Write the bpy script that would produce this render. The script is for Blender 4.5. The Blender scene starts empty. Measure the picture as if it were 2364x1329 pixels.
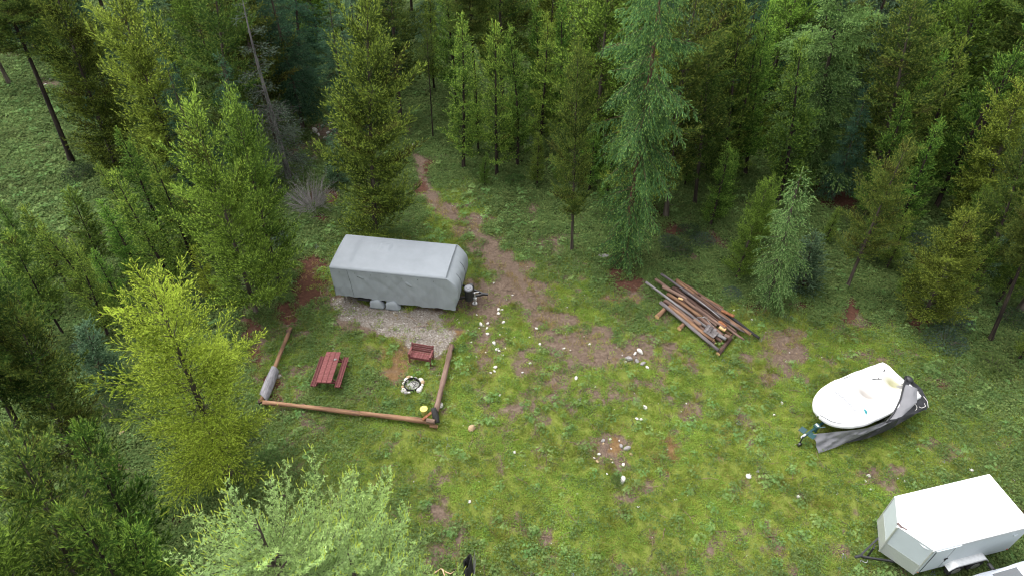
import bpy, math, random
import numpy as np
from mathutils import Vector, Matrix

# ------------------------------------------------------------------ camera, sky, sun, exposure
scene = bpy.context.scene
F_PX, PITCH, CAM_H = 1576.0, math.radians(42.6), 24.0
cam = bpy.data.cameras.new("camera")
cam_ob = bpy.data.objects.new("camera", cam)
scene.collection.objects.link(cam_ob)
cam.sensor_width = 36.0
cam.lens = F_PX / 2364 * 36.0
cam.clip_end = 3000
cam_ob.location = (0, 0, CAM_H)
cam_ob.rotation_euler = (math.pi / 2 - PITCH, 0, 0)
scene.camera = cam_ob

SUN_EL, SUN_AZ = math.radians(62), math.radians(-55)      # azimuth from +Y towards +X: back left of the view
world = bpy.data.worlds.new("World")
scene.world = world
world.use_nodes = True
wn = world.node_tree
sky = wn.nodes.new("ShaderNodeTexSky")
sky.sky_type = 'NISHITA'
sky.sun_disc = False
sky.sun_elevation = SUN_EL
sky.sun_rotation = SUN_AZ
sky.dust_density = 4.0
sky.air_density = 1.0
hsv = wn.nodes.new("ShaderNodeHueSaturation")             # overcast: the blue washes out to grey
hsv.inputs["Saturation"].default_value = 0.18
wn.links.new(sky.outputs[0], hsv.inputs["Color"])
bg = wn.nodes["Background"]
wn.links.new(hsv.outputs[0], bg.inputs["Color"])
bg.inputs["Strength"].default_value = 0.15

sun = bpy.data.lights.new("sun", 'SUN')
sun.energy = 0.55
sun.angle = math.radians(120)
sun.color = (1.0, 0.97, 0.92)
sun_ob = bpy.data.objects.new("sun", sun)
scene.collection.objects.link(sun_ob)
sdir = Vector((math.sin(SUN_AZ) * math.cos(SUN_EL), math.cos(SUN_AZ) * math.cos(SUN_EL), math.sin(SUN_EL)))
sun_ob.rotation_euler = sdir.to_track_quat('Z', 'Y').to_euler()
sun_ob.location = (0, 0, 60)

scene.view_settings.view_transform = 'Standard'
scene.view_settings.look = 'None'
scene.view_settings.gamma = 1.0
scene.view_settings.exposure = 1.6
scene.view_settings.use_curve_mapping = False
scene.render.engine = 'CYCLES'
scene.cycles.max_bounces = 4
scene.cycles.diffuse_bounces = 2
scene.cycles.transparent_max_bounces = 4
scene.cycles.use_adaptive_sampling = True
scene.cycles.adaptive_threshold = 0.012
scene.cycles.filter_width = 1.1
scene.cycles.use_denoising = True
scene.cycles.denoising_prefilter = 'ACCURATE'

# ------------------------------------------------------------------ helpers
COL = scene.collection
CT, ST = math.cos(PITCH), math.sin(PITCH)

def P(px, py, z=0.0):
    """the place in the scene at height z that the photograph shows at (px, py)"""
    u = (px - 1182) / F_PX
    v = (664.5 - py) / F_PX
    d = np.array([u, CT + v * ST, -ST + v * CT])
    return np.array([0, 0, CAM_H]) + d * ((CAM_H - z) / -d[2])

def Pv(px, py, z=0.0):
    return Vector(P(px, py, z))

def PY(px, py, Y):
    """the place on the vertical plane at distance Y"""
    u = (px - 1182) / F_PX
    v = (664.5 - py) / F_PX
    d = np.array([u, CT + v * ST, -ST + v * CT])
    return np.array([0, 0, CAM_H]) + d * (Y / d[1])

def proj(x, y, z):
    dz = z - CAM_H
    dep = y * CT - dz * ST
    up = y * ST + dz * CT
    return 1182 + F_PX * x / dep, 664.5 - F_PX * up / dep

def tag(o, label=None, cat=None, group=None, kind=None):
    for k, v in (("label", label), ("category", cat), ("group", group), ("kind", kind)):
        if v:
            o[k] = v
    return o

def empty(name, loc=(0, 0, 0), rz=0.0):
    o = bpy.data.objects.new(name, None)
    o.empty_display_size = 0.2
    COL.objects.link(o)
    o.location = loc
    o.rotation_euler = (0, 0, rz)
    return o

def link(name, me, parent=None):
    o = bpy.data.objects.new(name, me)
    COL.objects.link(o)
    if parent:
        o.parent = parent
    return o

def np_mesh(name, verts, faces, mat, col=None, attrs=None, smooth=False):
    """mesh from arrays: verts (n,3), faces (m,3) or (m,4)"""
    verts = np.ascontiguousarray(verts, dtype=np.float32)
    faces = np.ascontiguousarray(faces, dtype=np.int32)
    me = bpy.data.meshes.new(name)
    me.vertices.add(len(verts))
    me.vertices.foreach_set("co", verts.ravel())
    k = faces.shape[1]
    me.loops.add(faces.size)
    me.loops.foreach_set("vertex_index", faces.ravel())
    me.polygons.add(len(faces))
    me.polygons.foreach_set("loop_start", np.arange(0, faces.size, k, dtype=np.int32))
    if smooth:
        me.polygons.foreach_set("use_smooth", np.ones(len(faces), dtype=bool))
    if col is not None:
        a = me.attributes.new("col", 'FLOAT_COLOR', 'POINT')
        c = np.ones((len(verts), 4), dtype=np.float32)
        c[:, :3] = col
        a.data.foreach_set("color", c.ravel())
    for n, v in (attrs or {}).items():
        a = me.attributes.new(n, 'FLOAT', 'POINT')
        a.data.foreach_set("value", np.ascontiguousarray(v, dtype=np.float32))
    me.update(calc_edges=True)
    if mat:
        me.materials.append(mat)
    return me

# ---- smooth value noise in numpy
_tab = np.random.default_rng(5).random((256, 256)).astype(np.float32)

def vnoise(x, y, scale, seed=0):
    x = np.asarray(x) / scale + seed * 17.31
    y = np.asarray(y) / scale + seed * 9.77
    xi, yi = np.floor(x).astype(int), np.floor(y).astype(int)
    fx, fy = x - xi, y - yi
    fx, fy = fx * fx * (3 - 2 * fx), fy * fy * (3 - 2 * fy)
    g = lambda a, b: _tab[(a + seed * 31) % 256, (b + seed * 57) % 256]
    return (g(xi, yi) * (1 - fx) + g(xi + 1, yi) * fx) * (1 - fy) + (g(xi, yi + 1) * (1 - fx) + g(xi + 1, yi + 1) * fx) * fy

def fbm(x, y, scale, seed=0, oct=4):
    t, a, s = 0, 0.5, 0
    for i in range(oct):
        t = t + a * vnoise(x, y, scale / 2 ** i, seed + i)
        s += a
        a *= 0.55
    return t / s

def sstep(a, b, x):
    t = np.clip((x - a) / (b - a), 0, 1)
    return t * t * (3 - 2 * t)

# ---- mesh collector for the built things
class MB:
    def __init__(s):
        s.v, s.f, s.m = [], [], []

    def add(s, verts, faces, mi=0):
        n = len(s.v)
        s.v += [tuple(p) for p in verts]
        s.f += [tuple(i + n for i in f) for f in faces]
        s.m += [mi] * len(faces)
        return s

    def box(s, c, size, M=None, mi=0, bev=0.0):
        hx, hy, hz = size[0] / 2, size[1] / 2, size[2] / 2
        c = Vector(c)
        if bev <= 0:
            vs = [Vector((x, y, z)) for x in (-hx, hx) for y in (-hy, hy) for z in (-hz, hz)]
            fs = [(0, 1, 3, 2), (4, 6, 7, 5), (0, 4, 5, 1), (2, 3, 7, 6), (0, 2, 6, 4), (1, 5, 7, 3)]
        else:                                   # chamfer along the length edges and the ends
            b = min(bev, hx * .9, hy * .9, hz * .9)
            ring = [(-hy + b, -hz), (hy - b, -hz), (hy, -hz + b), (hy, hz - b), (hy - b, hz), (-hy + b, hz), (-hy, hz - b), (-hy, -hz + b)]
            vs = []
            for x, k in ((-hx, .0), (-hx + b, 1), (hx - b, 1), (hx, .0)):
                for y, z in ring:
                    if k:
                        vs.append(Vector((x, y, z)))
                    else:
                        vs.append(Vector((x, y * (hy - b) / hy, z * (hz - b) / hz)))
            fs = [tuple(range(7, -1, -1)), tuple(range(24, 32))]
            for r in range(3):
                for i in range(8):
                    j = (i + 1) % 8
                    fs.append((r * 8 + i, r * 8 + j, r * 8 + 8 + j, r * 8 + 8 + i))
        if M is not None:
            vs = [M @ p for p in vs]
        return s.add([p + c for p in vs], fs, mi)

    def beam(s, a, b, w, h, up=(0, 0, 1), mi=0, bev=0.0):
        a, b = Vector(a), Vector(b)
        x = (b - a)
        L = x.length
        x.normalize()
        y = Vector(up).cross(x)
        y.normalize()
        z = x.cross(y)
        M = Matrix((x, y, z)).transposed()
        return s.box((a + b) / 2, (L, w, h), M, mi, bev)

    def tube(s, pts, rad, n=8, mi=0, cap=None, squash=1.0):
        pts = [Vector(p) for p in pts]
        if not hasattr(rad, '__len__'):
            rad = [rad] * len(pts)
        rings = []
        d0 = (pts[1] - pts[0]).normalized()
        ref = Vector((0, 0, 1)) if abs(d0.z) < .9 else Vector((1, 0, 0))
        for i, p in enumerate(pts):
            d = (pts[min(i + 1, len(pts) - 1)] - pts[max(i - 1, 0)]).normalized()
            e1 = ref.cross(d).normalized()
            e2 = d.cross(e1)
            rings.append([p + (e1 * math.cos(2 * math.pi * k / n) + e2 * math.sin(2 * math.pi * k / n) * squash) * rad[i] for k in range(n)])
        vs = [q for r in rings for q in r]
        fs = []
        for i in range(len(pts) - 1):
            for k in range(n):
                j = (k + 1) % n
                fs.append((i * n + k, i * n + j, (i + 1) * n + j, (i + 1) * n + k))
        s.add(vs, fs, mi)
        ci = mi if cap is None else cap
        m = len(s.v)
        s.f += [tuple(range(m - len(vs), m - len(vs) + n))[::-1], tuple(range(m - n, m))]
        s.m += [ci, ci]
        return s

    def grid(s, G, mi=0):
        """G[i][j] points"""
        r, c = len(G), len(G[0])
        return s.add([p for row in G for p in row],
                     [(i * c + j, i * c + j + 1, (i + 1) * c + j + 1, (i + 1) * c + j) for i in range(r - 1) for j in range(c - 1)], mi)

    def prism(s, poly, z0, z1, mi=0):
        n = len(poly)
        vs = [(x, y, z0) for x, y in poly] + [(x, y, z1) for x, y in poly]
        fs = [tuple(range(n))[::-1], tuple(range(n, 2 * n))] + [(i, (i + 1) % n, n + (i + 1) % n, n + i) for i in range(n)]
        return s.add(vs, fs, mi)

    def build(s, name, mats, parent=None, smooth=False, bevel=0.0):
        me = bpy.data.meshes.new(name)
        me.from_pydata([tuple(map(float, p)) for p in s.v], [], s.f)
        for m in (mats if isinstance(mats, (list, tuple)) else [mats]):
            me.materials.append(m)
        me.polygons.foreach_set("material_index", s.m)
        if smooth:
            me.polygons.foreach_set("use_smooth", [True] * len(s.f))
        me.update()
        o = link(name, me, parent)
        if bevel:
            b = o.modifiers.new("bevel", 'BEVEL')
            b.width = bevel
            b.segments = 2
            b.limit_method = 'ANGLE'
        return o

# ------------------------------------------------------------------ materials
def new_mat(name):
    m = bpy.data.materials.new(name)
    m.use_nodes = True
    nt = m.node_tree
    return m, nt, nt.nodes["Principled BSDF"]

def N(nt, t, **kw):
    n = nt.nodes.new(t)
    for k, v in kw.items():
        if k.startswith("i_"):
            n.inputs[k[2:].replace("_", " ")].default_value = v
        else:
            setattr(n, k, v)
    return n

def ramp(nt, stops, fac):
    r = nt.nodes.new("ShaderNodeValToRGB")
    el = r.color_ramp.elements
    while len(el) < len(stops):
        el.new(0.5)
    for e, (p, c) in zip(el, stops):
        e.position = p
        e.color = (*c, 1)
    nt.links.new(fac, r.inputs["Fac"])
    return r

def mix_rgb(nt, fac, a, b, mode='MIX'):
    m = nt.nodes.new("ShaderNodeMix")
    m.data_type = 'RGBA'
    m.blend_type = mode
    for s, v in ((m.inputs["Factor"], fac), (m.inputs["A"], a), (m.inputs["B"], b)):
        if hasattr(v, "is_linked") or isinstance(v, bpy.types.NodeSocket):
            nt.links.new(v, s)
        elif isinstance(v, (int, float)):
            s.default_value = v
        else:
            s.default_value = (*v, 1)
    return m.outputs["Result"]

def noise(nt, scale, detail=4, rough=0.55, coord=None, vec=(1, 1, 1)):
    tc = nt.nodes.new("ShaderNodeTexCoord")
    mp = nt.nodes.new("ShaderNodeMapping")
    mp.inputs["Scale"].default_value = vec
    nt.links.new(tc.outputs[coord or "Object"], mp.inputs[0])
    n = nt.nodes.new("ShaderNodeTexNoise")
    n.inputs["Scale"].default_value = scale
    n.inputs["Detail"].default_value = detail
    n.inputs["Roughness"].default_value = rough
    nt.links.new(mp.outputs[0], n.inputs["Vector"])
    return n.outputs["Fac"]

def bump(nt, bsdf, h, strength=0.4, dist=0.02):
    b = nt.nodes.new("ShaderNodeBump")
    b.inputs["Strength"].default_value = strength
    b.inputs["Distance"].default_value = dist
    nt.links.new(h, b.inputs["Height"])
    nt.links.new(b.outputs[0], bsdf.inputs["Normal"])

def m_plain(name, c, rough=0.6, metal=0.0, var=0.12, scale=6, bmp=0.0, dirt=None, vec=(1, 1, 1)):
    m, nt, b = new_mat(name)
    n = noise(nt, scale, 5, .6, vec=vec)
    lo = tuple(x * (1 - var) for x in c)
    hi = tuple(min(1, x * (1 + var)) for x in c)
    out = ramp(nt, [(0.3, lo), (0.7, hi)], n).outputs[0]
    if dirt:
        n2 = noise(nt, dirt[1], 6, .7)
        f = ramp(nt, [(dirt[2], (0, 0, 0)), (dirt[2] + .12, (1, 1, 1))], n2).outputs[0]
        out = mix_rgb(nt, f, out, dirt[0])
    nt.links.new(out, b.inputs["Base Color"])
    b.inputs["Roughness"].default_value = rough
    b.inputs["Metallic"].default_value = metal
    if bmp:
        bump(nt, b, n, bmp)
    return m

def m_streak(name, cols, scale=3.0, stretch=(1, 1, 0.08), rough=0.85, bmp=0.5, patch=None, dist=.02):
    """wood or bark: streaks along one axis, optional patches of another colour"""
    m, nt, b = new_mat(name)
    n = noise(nt, scale, 6, .65, vec=stretch)
    out = ramp(nt, [(0.32 + 0.36 * i / (len(cols) - 1), c) for i, c in enumerate(cols)], n).outputs[0]
    if patch:
        n2 = noise(nt, patch[1], 4, .6, vec=tuple(0.3 + 0.7 * x for x in stretch))
        f = ramp(nt, [(patch[2], (0, 0, 0)), (patch[2] + .06, (1, 1, 1))], n2).outputs[0]
        out = mix_rgb(nt, f, out, patch[0])
    inf = nt.nodes.new("ShaderNodeObjectInfo")
    mr = N(nt, "ShaderNodeMapRange")
    mr.inputs["To Min"].default_value = 0.8
    mr.inputs["To Max"].default_value = 1.2
    nt.links.new(inf.outputs["Random"], mr.inputs["Value"])
    hs = N(nt, "ShaderNodeHueSaturation")
    nt.links.new(mr.outputs[0], hs.inputs["Value"])
    nt.links.new(out, hs.inputs["Color"])
    nt.links.new(hs.outputs[0], b.inputs["Base Color"])
    b.inputs["Roughness"].default_value = rough
    b.inputs["Specular IOR Level"].default_value = 0.2
    bump(nt, b, n, bmp, dist)
    return m

def m_leaf(name, transl=0.42, inst=False, var=0.22, huevar=0.02, spec=0.08):
    """foliage: vertex colour, small per-plant shift of hue and value, some light through the leaf"""
    m, nt, b = new_mat(name)
    at = N(nt, "ShaderNodeAttribute", attribute_name="col")
    if inst:
        it = N(nt, "ShaderNodeAttribute", attribute_name="tint", attribute_type='INSTANCER')
        rnd = it.outputs["Fac"]
    else:
        rnd = nt.nodes.new("ShaderNodeObjectInfo").outputs["Random"]
    mv = N(nt, "ShaderNodeMapRange")
    mv.inputs["To Min"].default_value = 1 - var
    mv.inputs["To Max"].default_value = 1 + var
    nt.links.new(rnd, mv.inputs["Value"])
    w = N(nt, "ShaderNodeMath", operation='MULTIPLY')
    w.inputs[1].default_value = 7.31
    nt.links.new(rnd, w.inputs[0])
    fr = N(nt, "ShaderNodeMath", operation='FRACT')
    nt.links.new(w.outputs[0], fr.inputs[0])
    mh = N(nt, "ShaderNodeMapRange")
    mh.inputs["To Min"].default_value = 0.5 - huevar
    mh.inputs["To Max"].default_value = 0.5 + huevar
    nt.links.new(fr.outputs[0], mh.inputs["Value"])
    hs = N(nt, "ShaderNodeHueSaturation")
    nt.links.new(mv.outputs[0], hs.inputs["Value"])
    nt.links.new(mh.outputs[0], hs.inputs["Hue"])
    nt.links.new(at.outputs["Color"], hs.inputs["Color"])
    nt.links.new(hs.outputs[0], b.inputs["Base Color"])
    b.inputs["Roughness"].default_value = 0.75
    b.inputs["Specular IOR Level"].default_value = spec
    tr = N(nt, "ShaderNodeBsdfTranslucent")
    nt.links.new(hs.outputs[0], tr.inputs["Color"])
    mx = N(nt, "ShaderNodeMixShader")
    mx.inputs[0].default_value = transl
    nt.links.new(b.outputs[0], mx.inputs[1])
    nt.links.new(tr.outputs[0], mx.inputs[2])
    nt.links.new(mx.outputs[0], nt.nodes["Material Output"].inputs["Surface"])
    return m

M = {}
M['needle'] = m_leaf("conifer_needles")
M['larch_needle'] = m_leaf("larch_needles", var=0.0, huevar=0.0)
M['leaf'] = m_leaf("shrub_leaves", var=0.2)
M['ground_leaf'] = m_leaf("ground_cover_leaves", inst=True, var=0.27, huevar=0.02)
M['bark'] = m_streak("grey_brown_bark", [(.028, .022, .018), (.07, .055, .043), (.13, .11, .09)], 5, (1, 1, .12))
M['bark_dark'] = m_streak("charred_dark_bark", [(.008, .007, .006), (.03, .022, .018), (.07, .055, .04)], 5, (1, 1, .1), patch=((.16, .10, .05), 1.2, .68))
M['bark_grey'] = m_streak("silver_dead_bark", [(.09, .08, .08), (.2, .185, .18), (.34, .32, .31)], 5, (1, 1, .15))
M['bark_red'] = m_streak("red_brown_bark", [(.04, .022, .016), (.11, .06, .042), (.2, .12, .09)], 4, (1, 1, .15))
M['char'] = m_plain("charcoal_wood", (.014, .013, .013), .8, 0, .5, 9, .6)
M['log_tan'] = m_streak("peeled_tan_log", [(0.072, 0.040, 0.025), (0.216, 0.122, 0.072), (0.331, 0.216, 0.130)], 4, (1, 1, .12), patch=((.10, .06, .042), 2.2, .56))
M['log_pink'] = m_streak("weathered_pink_log", [(0.086, 0.054, 0.040), (0.194, 0.126, 0.097), (0.288, 0.209, 0.158)], 4, (1, 1, .12), patch=((.09, .06, .05), 2.5, .6))
M['log_brown'] = m_streak("dark_brown_log", [(.03, .018, .014), (.085, .05, .04), (.17, .11, .085)], 4, (1, 1, .12), patch=((.30, .18, .10), 2.0, .64))
M['log_grey'] = m_streak("grey_log", [(.05, .043, .043), (.13, .115, .115), (.24, .215, .21)], 4, (1, 1, .1))
M['log_silver'] = m_streak("silver_log", [(0.086, 0.079, 0.079), (0.216, 0.202, 0.202), (0.374, 0.360, 0.353)], 5, (1, 1, .1))
M['cut'] = m_plain("fresh_cut_wood", (.52, .33, .15), .8, 0, .25, 12, .2)
M['orange_wood'] = m_streak("orange_split_wood", [(.07, .026, .014), (.19, .075, .036), (.30, .145, .07)], 6, (1, 1, .15))
M['red_wood'] = m_streak("weathered_red_paint", [(.075, .021, .020), (.14, .044, .043), (.23, .10, .098)], 3.2, (14, 1, 14), .75, .35,
                         patch=((.20, .12, .115), 2.4, .67), dist=.004)

# ------------------------------------------------------------------ ground: fields of bare soil, needle duff, gravel and grass
def blobs(px, py, lst):
    m = np.zeros_like(px)
    for x, y, rx, ry, s in lst:
        d = np.sqrt(((px - x) / rx) ** 2 + ((py - y) / ry) ** 2)
        m = np.maximum(m, s * (1 - sstep(0.45, 1.15, d)))
    return m

TRAIL = [(940, 285, 18), (958, 340, 24), (968, 400, 30), (1000, 465, 42), (1060, 515, 50), (1120, 565, 58), (1190, 640, 68), (1235, 710, 80), (1300, 770, 95), (1390, 805, 90)]

def fields(x, y):
    px, py = proj(x, y, 0.0)
    n1 = fbm(x, y, 2.2, 3)
    n2 = fbm(x, y, 0.8, 8)
    n3 = fbm(x, y, 6.0, 12)
    px = px + (n1 - .5) * 70 + (n2 - .5) * 40
    py = py + (fbm(x, y, 2.0, 21) - .5) * 50 + (fbm(x, y, .7, 25) - .5) * 30
    dirt = blobs(px, py, [(1150, 700, 120, 60, .8), (1480, 808, 85, 42, 1), (1812, 800, 66, 60, 1), (1790, 860, 40, 40, .8), (2048, 1090, 62, 34, 1),
                          (1250, 840, 120, 60, .62), (1410, 1040, 70, 60, .75), (1050, 690, 45, 30, .8), (1560, 930, 70, 30, .45), (1130, 790, 60, 60, .75),
                          (1350, 900, 160, 50, .5), 
                          (1640, 800, 60, 30, .5), (2350, 1190, 40, 30, .7), (2180, 900, 60, 30, .3),
                          (330, 235, 70, 28, .85), (95, 190, 50, 22, .6), (760, 305, 90, 32, .95), (700, 340, 70, 40, .7), (1590, 690, 60, 50, .3)])
    for (x0, y0, w0), (x1, y1, w1) in zip(TRAIL, TRAIL[1:]):
        t = np.clip(((px - x0) * (x1 - x0) + (py - y0) * (y1 - y0)) / ((x1 - x0) ** 2 + (y1 - y0) ** 2), 0, 1)
        d = np.hypot((px - x0 - t * (x1 - x0)), 1.3 * (py - y0 - t * (y1 - y0))) / (w0 + t * (w1 - w0))
        dirt = np.maximum(dirt, 1.0 * (1 - sstep(.25, .95, d)))
    duff = blobs(px, py, [(715, 640, 55, 80, 1), (655, 705, 40, 45, 1), (1442, 640, 52, 42, 1), (1500, 500, 70, 36, .9), (1545, 536, 40, 18, 1),
                          (1738, 712, 66, 26, 1), (1925, 450, 75, 42, 1), (1957, 705, 24, 34, .95), (18, 523, 28, 13, 1), (2105, 732, 34, 24, .9),
                          (1000, 385, 50, 22, .8), (970, 440, 30, 40, .75), (625, 880, 22, 70, .8), (590, 830, 30, 60, .7), (560, 760, 40, 40, .7), (1850, 700, 60, 26, .7), (1400, 690, 60, 24, .5),
                          (740, 470, 70, 60, .8), (1240, 480, 40, 30, .4), (2200, 860, 60, 30, .6), (430, 1180, 60, 40, .7), (1300, 250, 60, 40, .5),
                          (1640, 560, 50, 30, .5), (240, 1060, 50, 30, .6), (2000, 740, 60, 20, .5)])
    gravel = blobs(px, py, [(890, 737, 150, 40, 1), (975, 782, 72, 46, 1), (812, 708, 70, 24, 1), (930, 762, 90, 36, 1), (1008, 800, 36, 36, .9)])
    rust = blobs(px, py, [(900, 842, 52, 46, .7), (1545, 1040, 46, 58, 1), (1440, 700, 50, 26, .5), (930, 800, 40, 26, .6), (1040, 770, 36, 14, .8), (1500, 720, 60, 40, .4),
                          (1420, 1030, 30, 30, .8), (1760, 990, 120, 40, .25), (1100, 1300, 60, 30, .4)])
    clear = blobs(px, py, [(1500, 1060, 1050, 420, 1), (1100, 760, 480, 230, 1), (880, 640, 230, 140, 1), (1750, 820, 560, 130, 1), (1050, 520, 90, 110, 1), (640, 860, 100, 160, .8)])
    meadow = blobs(px, py, [(110, 470, 170, 170, 1), (60, 230, 120, 90, .8), (340, 220, 120, 70, .5), (1150, 500, 160, 120, .5)])
    # how green: grass gives way to soil in uneven patches
    cover = .82 - .93 * dirt - .8 * duff - 1.25 * gravel - .5 * rust + (n1 - .5) * .85 + (n2 - .5) * 1.8 + (fbm(x, y, .35, 53, 3) - .5) * 1.1 + (n3 - .5) * .5 + .12 * (1 - clear)
    cover = np.clip(cover, 0, 1)
    return dict(dirt=np.clip(dirt, 0, 1), duff=duff, gravel=gravel, rust=rust, clear=clear, meadow=meadow, cover=cover)

def axis(lo, hi, fine_lo, fine_hi, fine, coarse, far):
    a = list(np.arange(fine_lo, fine_hi, fine))
    l, r = [], []
    x, s = fine_lo, fine
    while x > lo:
        s = min(s * 1.12, coarse); x -= s; l.append(x)
    x, s = fine_hi, fine
    while x < hi:
        s = min(s * 1.12, coarse); x += s; r.append(x)
    return np.array([-far, -far / 3, lo - 8] + l[::-1][0:] + a + r + [hi + 8, far / 3, far])

gx = axis(-52, 52, -16, 23, .2, .5, 900)
gy = axis(3, 70, 8, 34, .2, .5, 900)
gy = np.concatenate([gy[gy > -10], []])
gy = np.concatenate([[-900, -300, -40], gy])
GX, GY = np.meshgrid(gx, gy)
x, y = GX.ravel(), GY.ravel()
inb = (y > 2) & (y < 75) & (abs(x) < 62)
fl = {k: np.zeros(len(x)) for k in ('dirt', 'duff', 'gravel', 'rust', 'clear', 'meadow', 'cover')}
fl['cover'][:] = 1.0
sub = fields(x[inb], y[inb])
for k in fl:
    fl[k][inb] = sub[k]
z = np.where(inb, (fbm(x, y, 1.6, 40) - .5) * .09 + (fbm(x, y, .5, 44, 2) - .5) * .04, 0) - .02
nx, ny = len(gx), len(gy)
ii = np.arange(nx * ny).reshape(ny, nx)
faces = np.stack([ii[:-1, :-1], ii[:-1, 1:], ii[1:, 1:], ii[1:, :-1]], -1).reshape(-1, 4)

def ground_material():
    m, nt, b = new_mat("clearing_soil_and_grass")
    A = lambda n: N(nt, "ShaderNodeAttribute", attribute_name=n).outputs["Fac"]
    def sharp(fac, n, lo, hi):
        a = N(nt, "ShaderNodeMath", operation='MULTIPLY_ADD')
        nt.links.new(n, a.inputs[0]); a.inputs[1].default_value = 1.9
        nt.links.new(fac, a.inputs[2])
        r = N(nt, "ShaderNodeMapRange", interpolation_type='SMOOTHSTEP')
        r.inputs["From Min"].default_value = lo + .95
        r.inputs["From Max"].default_value = hi + .95
        nt.links.new(a.outputs[0], r.inputs["Value"])
        return r.outputs[0]
    nf = noise(nt, 7, 8, .75)
    nm = noise(nt, 3.0, 9, .75)
    nd = noise(nt, 30, 5, .75)
    soil = ramp(nt, [(.3, (.06, .041, .03)), (.5, (.12, .086, .064)), (.68, (.19, .145, .112))], nf).outputs[0]
    duffc = ramp(nt, [(.3, (.04, .02, .014)), (.55, (.085, .040, .027)), (.72, (.15, .08, .05))], nf).outputs[0]
    vor = N(nt, "ShaderNodeTexVoronoi")
    vor.inputs["Scale"].default_value = 26
    tc = N(nt, "ShaderNodeTexCoord")
    nt.links.new(tc.outputs["Object"], vor.inputs["Vector"])
    sep = N(nt, "ShaderNodeSeparateColor")
    nt.links.new(vor.outputs["Color"], sep.inputs[0])
    grav = ramp(nt, [(.0, (.10, .082, .068)), (.5, (.185, .16, .135)), (1, (.31, .285, .255))], sep.outputs[0]).outputs[0]
    rustc = ramp(nt, [(.3, (.085, .05, .022)), (.55, (.165, .10, .045)), (.75, (.26, .19, .10))], nf).outputs[0]
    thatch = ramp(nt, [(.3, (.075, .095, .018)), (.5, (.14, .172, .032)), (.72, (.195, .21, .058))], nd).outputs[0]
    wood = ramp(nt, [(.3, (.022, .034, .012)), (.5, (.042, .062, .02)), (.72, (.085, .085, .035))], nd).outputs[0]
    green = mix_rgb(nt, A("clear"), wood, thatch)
    c = mix_rgb(nt, sharp(A("duff"), nm, .35, .7), soil, duffc)
    c = mix_rgb(nt, sharp(A("rust"), nm, .3, .8), c, rustc)
    c = mix_rgb(nt, sharp(A("gravel"), nm, .35, .65), c, grav)
    av = N(nt, "ShaderNodeMath", operation='MULTIPLY_ADD'); nt.links.new(nd, av.inputs[0]); av.inputs[1].default_value = .55
    hf = N(nt, "ShaderNodeMath", operation='MULTIPLY'); nt.links.new(nf, hf.inputs[0]); hf.inputs[1].default_value = .45
    nt.links.new(hf.outputs[0], av.inputs[2])
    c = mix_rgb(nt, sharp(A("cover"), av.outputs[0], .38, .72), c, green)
    nt.links.new(c, b.inputs["Base Color"])
    b.inputs["Roughness"].default_value = .95
    b.inputs["Specular IOR Level"].default_value = .1
    bump(nt, b, nd, .6, .05)
    return m

M['ground'] = ground_material()
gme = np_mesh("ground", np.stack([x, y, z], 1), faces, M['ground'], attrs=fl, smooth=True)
ground = tag(link("ground", gme), kind="structure", label="clearing of patchy grass and bare soil among conifers", cat="ground")

# ------------------------------------------------------------------ ground cover: grass, leafy plants, pebbles (nobody could count them)
TEMPL = {}
def templ(name, verts, tris, cols, mat):
    me = np_mesh(name, verts, tris, mat, col=cols)
    return bpy.data.objects.new(name, me)

def grass_tuft(seed, n, r, h, w, base, tip, lean=.5):
    g = np.random.default_rng(seed)
    a = g.random(n) * 6.283
    rr = r * np.sqrt(g.random(n))
    b = np.stack([rr * np.cos(a), rr * np.sin(a), np.zeros(n) - .01], 1)
    hh = h * (.5 + .7 * g.random(n))
    la = a + g.normal(0, .9, n)
    ln = lean * hh * (.4 + g.random(n))
    t = b + np.stack([ln * np.cos(la), ln * np.sin(la), hh], 1)
    ta = g.random(n) * 6.283
    s = np.stack([np.cos(ta), np.sin(ta), np.zeros(n)], 1) * (w * (.6 + .8 * g.random(n)))[:, None]
    mid = b * .45 + t * .55 + np.array([0, 0, 1]) * (hh * .12)[:, None]
    V = np.stack([b - s / 2, b + s / 2, mid + s / 2, mid - s / 2, t], 1).reshape(-1, 3)
    k = np.arange(n)[:, None] * 5
    T = np.concatenate([k + [0, 1, 2], k + [0, 2, 3], k + [3, 2, 4]])
    f = .75 + .5 * g.random(n)
    hue = g.random((n, 1))
    c0 = (np.array(base) * (1 - hue) + np.array(tip) * hue) * f[:, None]
    C = np.repeat(c0, 5, 0)
    return V, T, C

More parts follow.
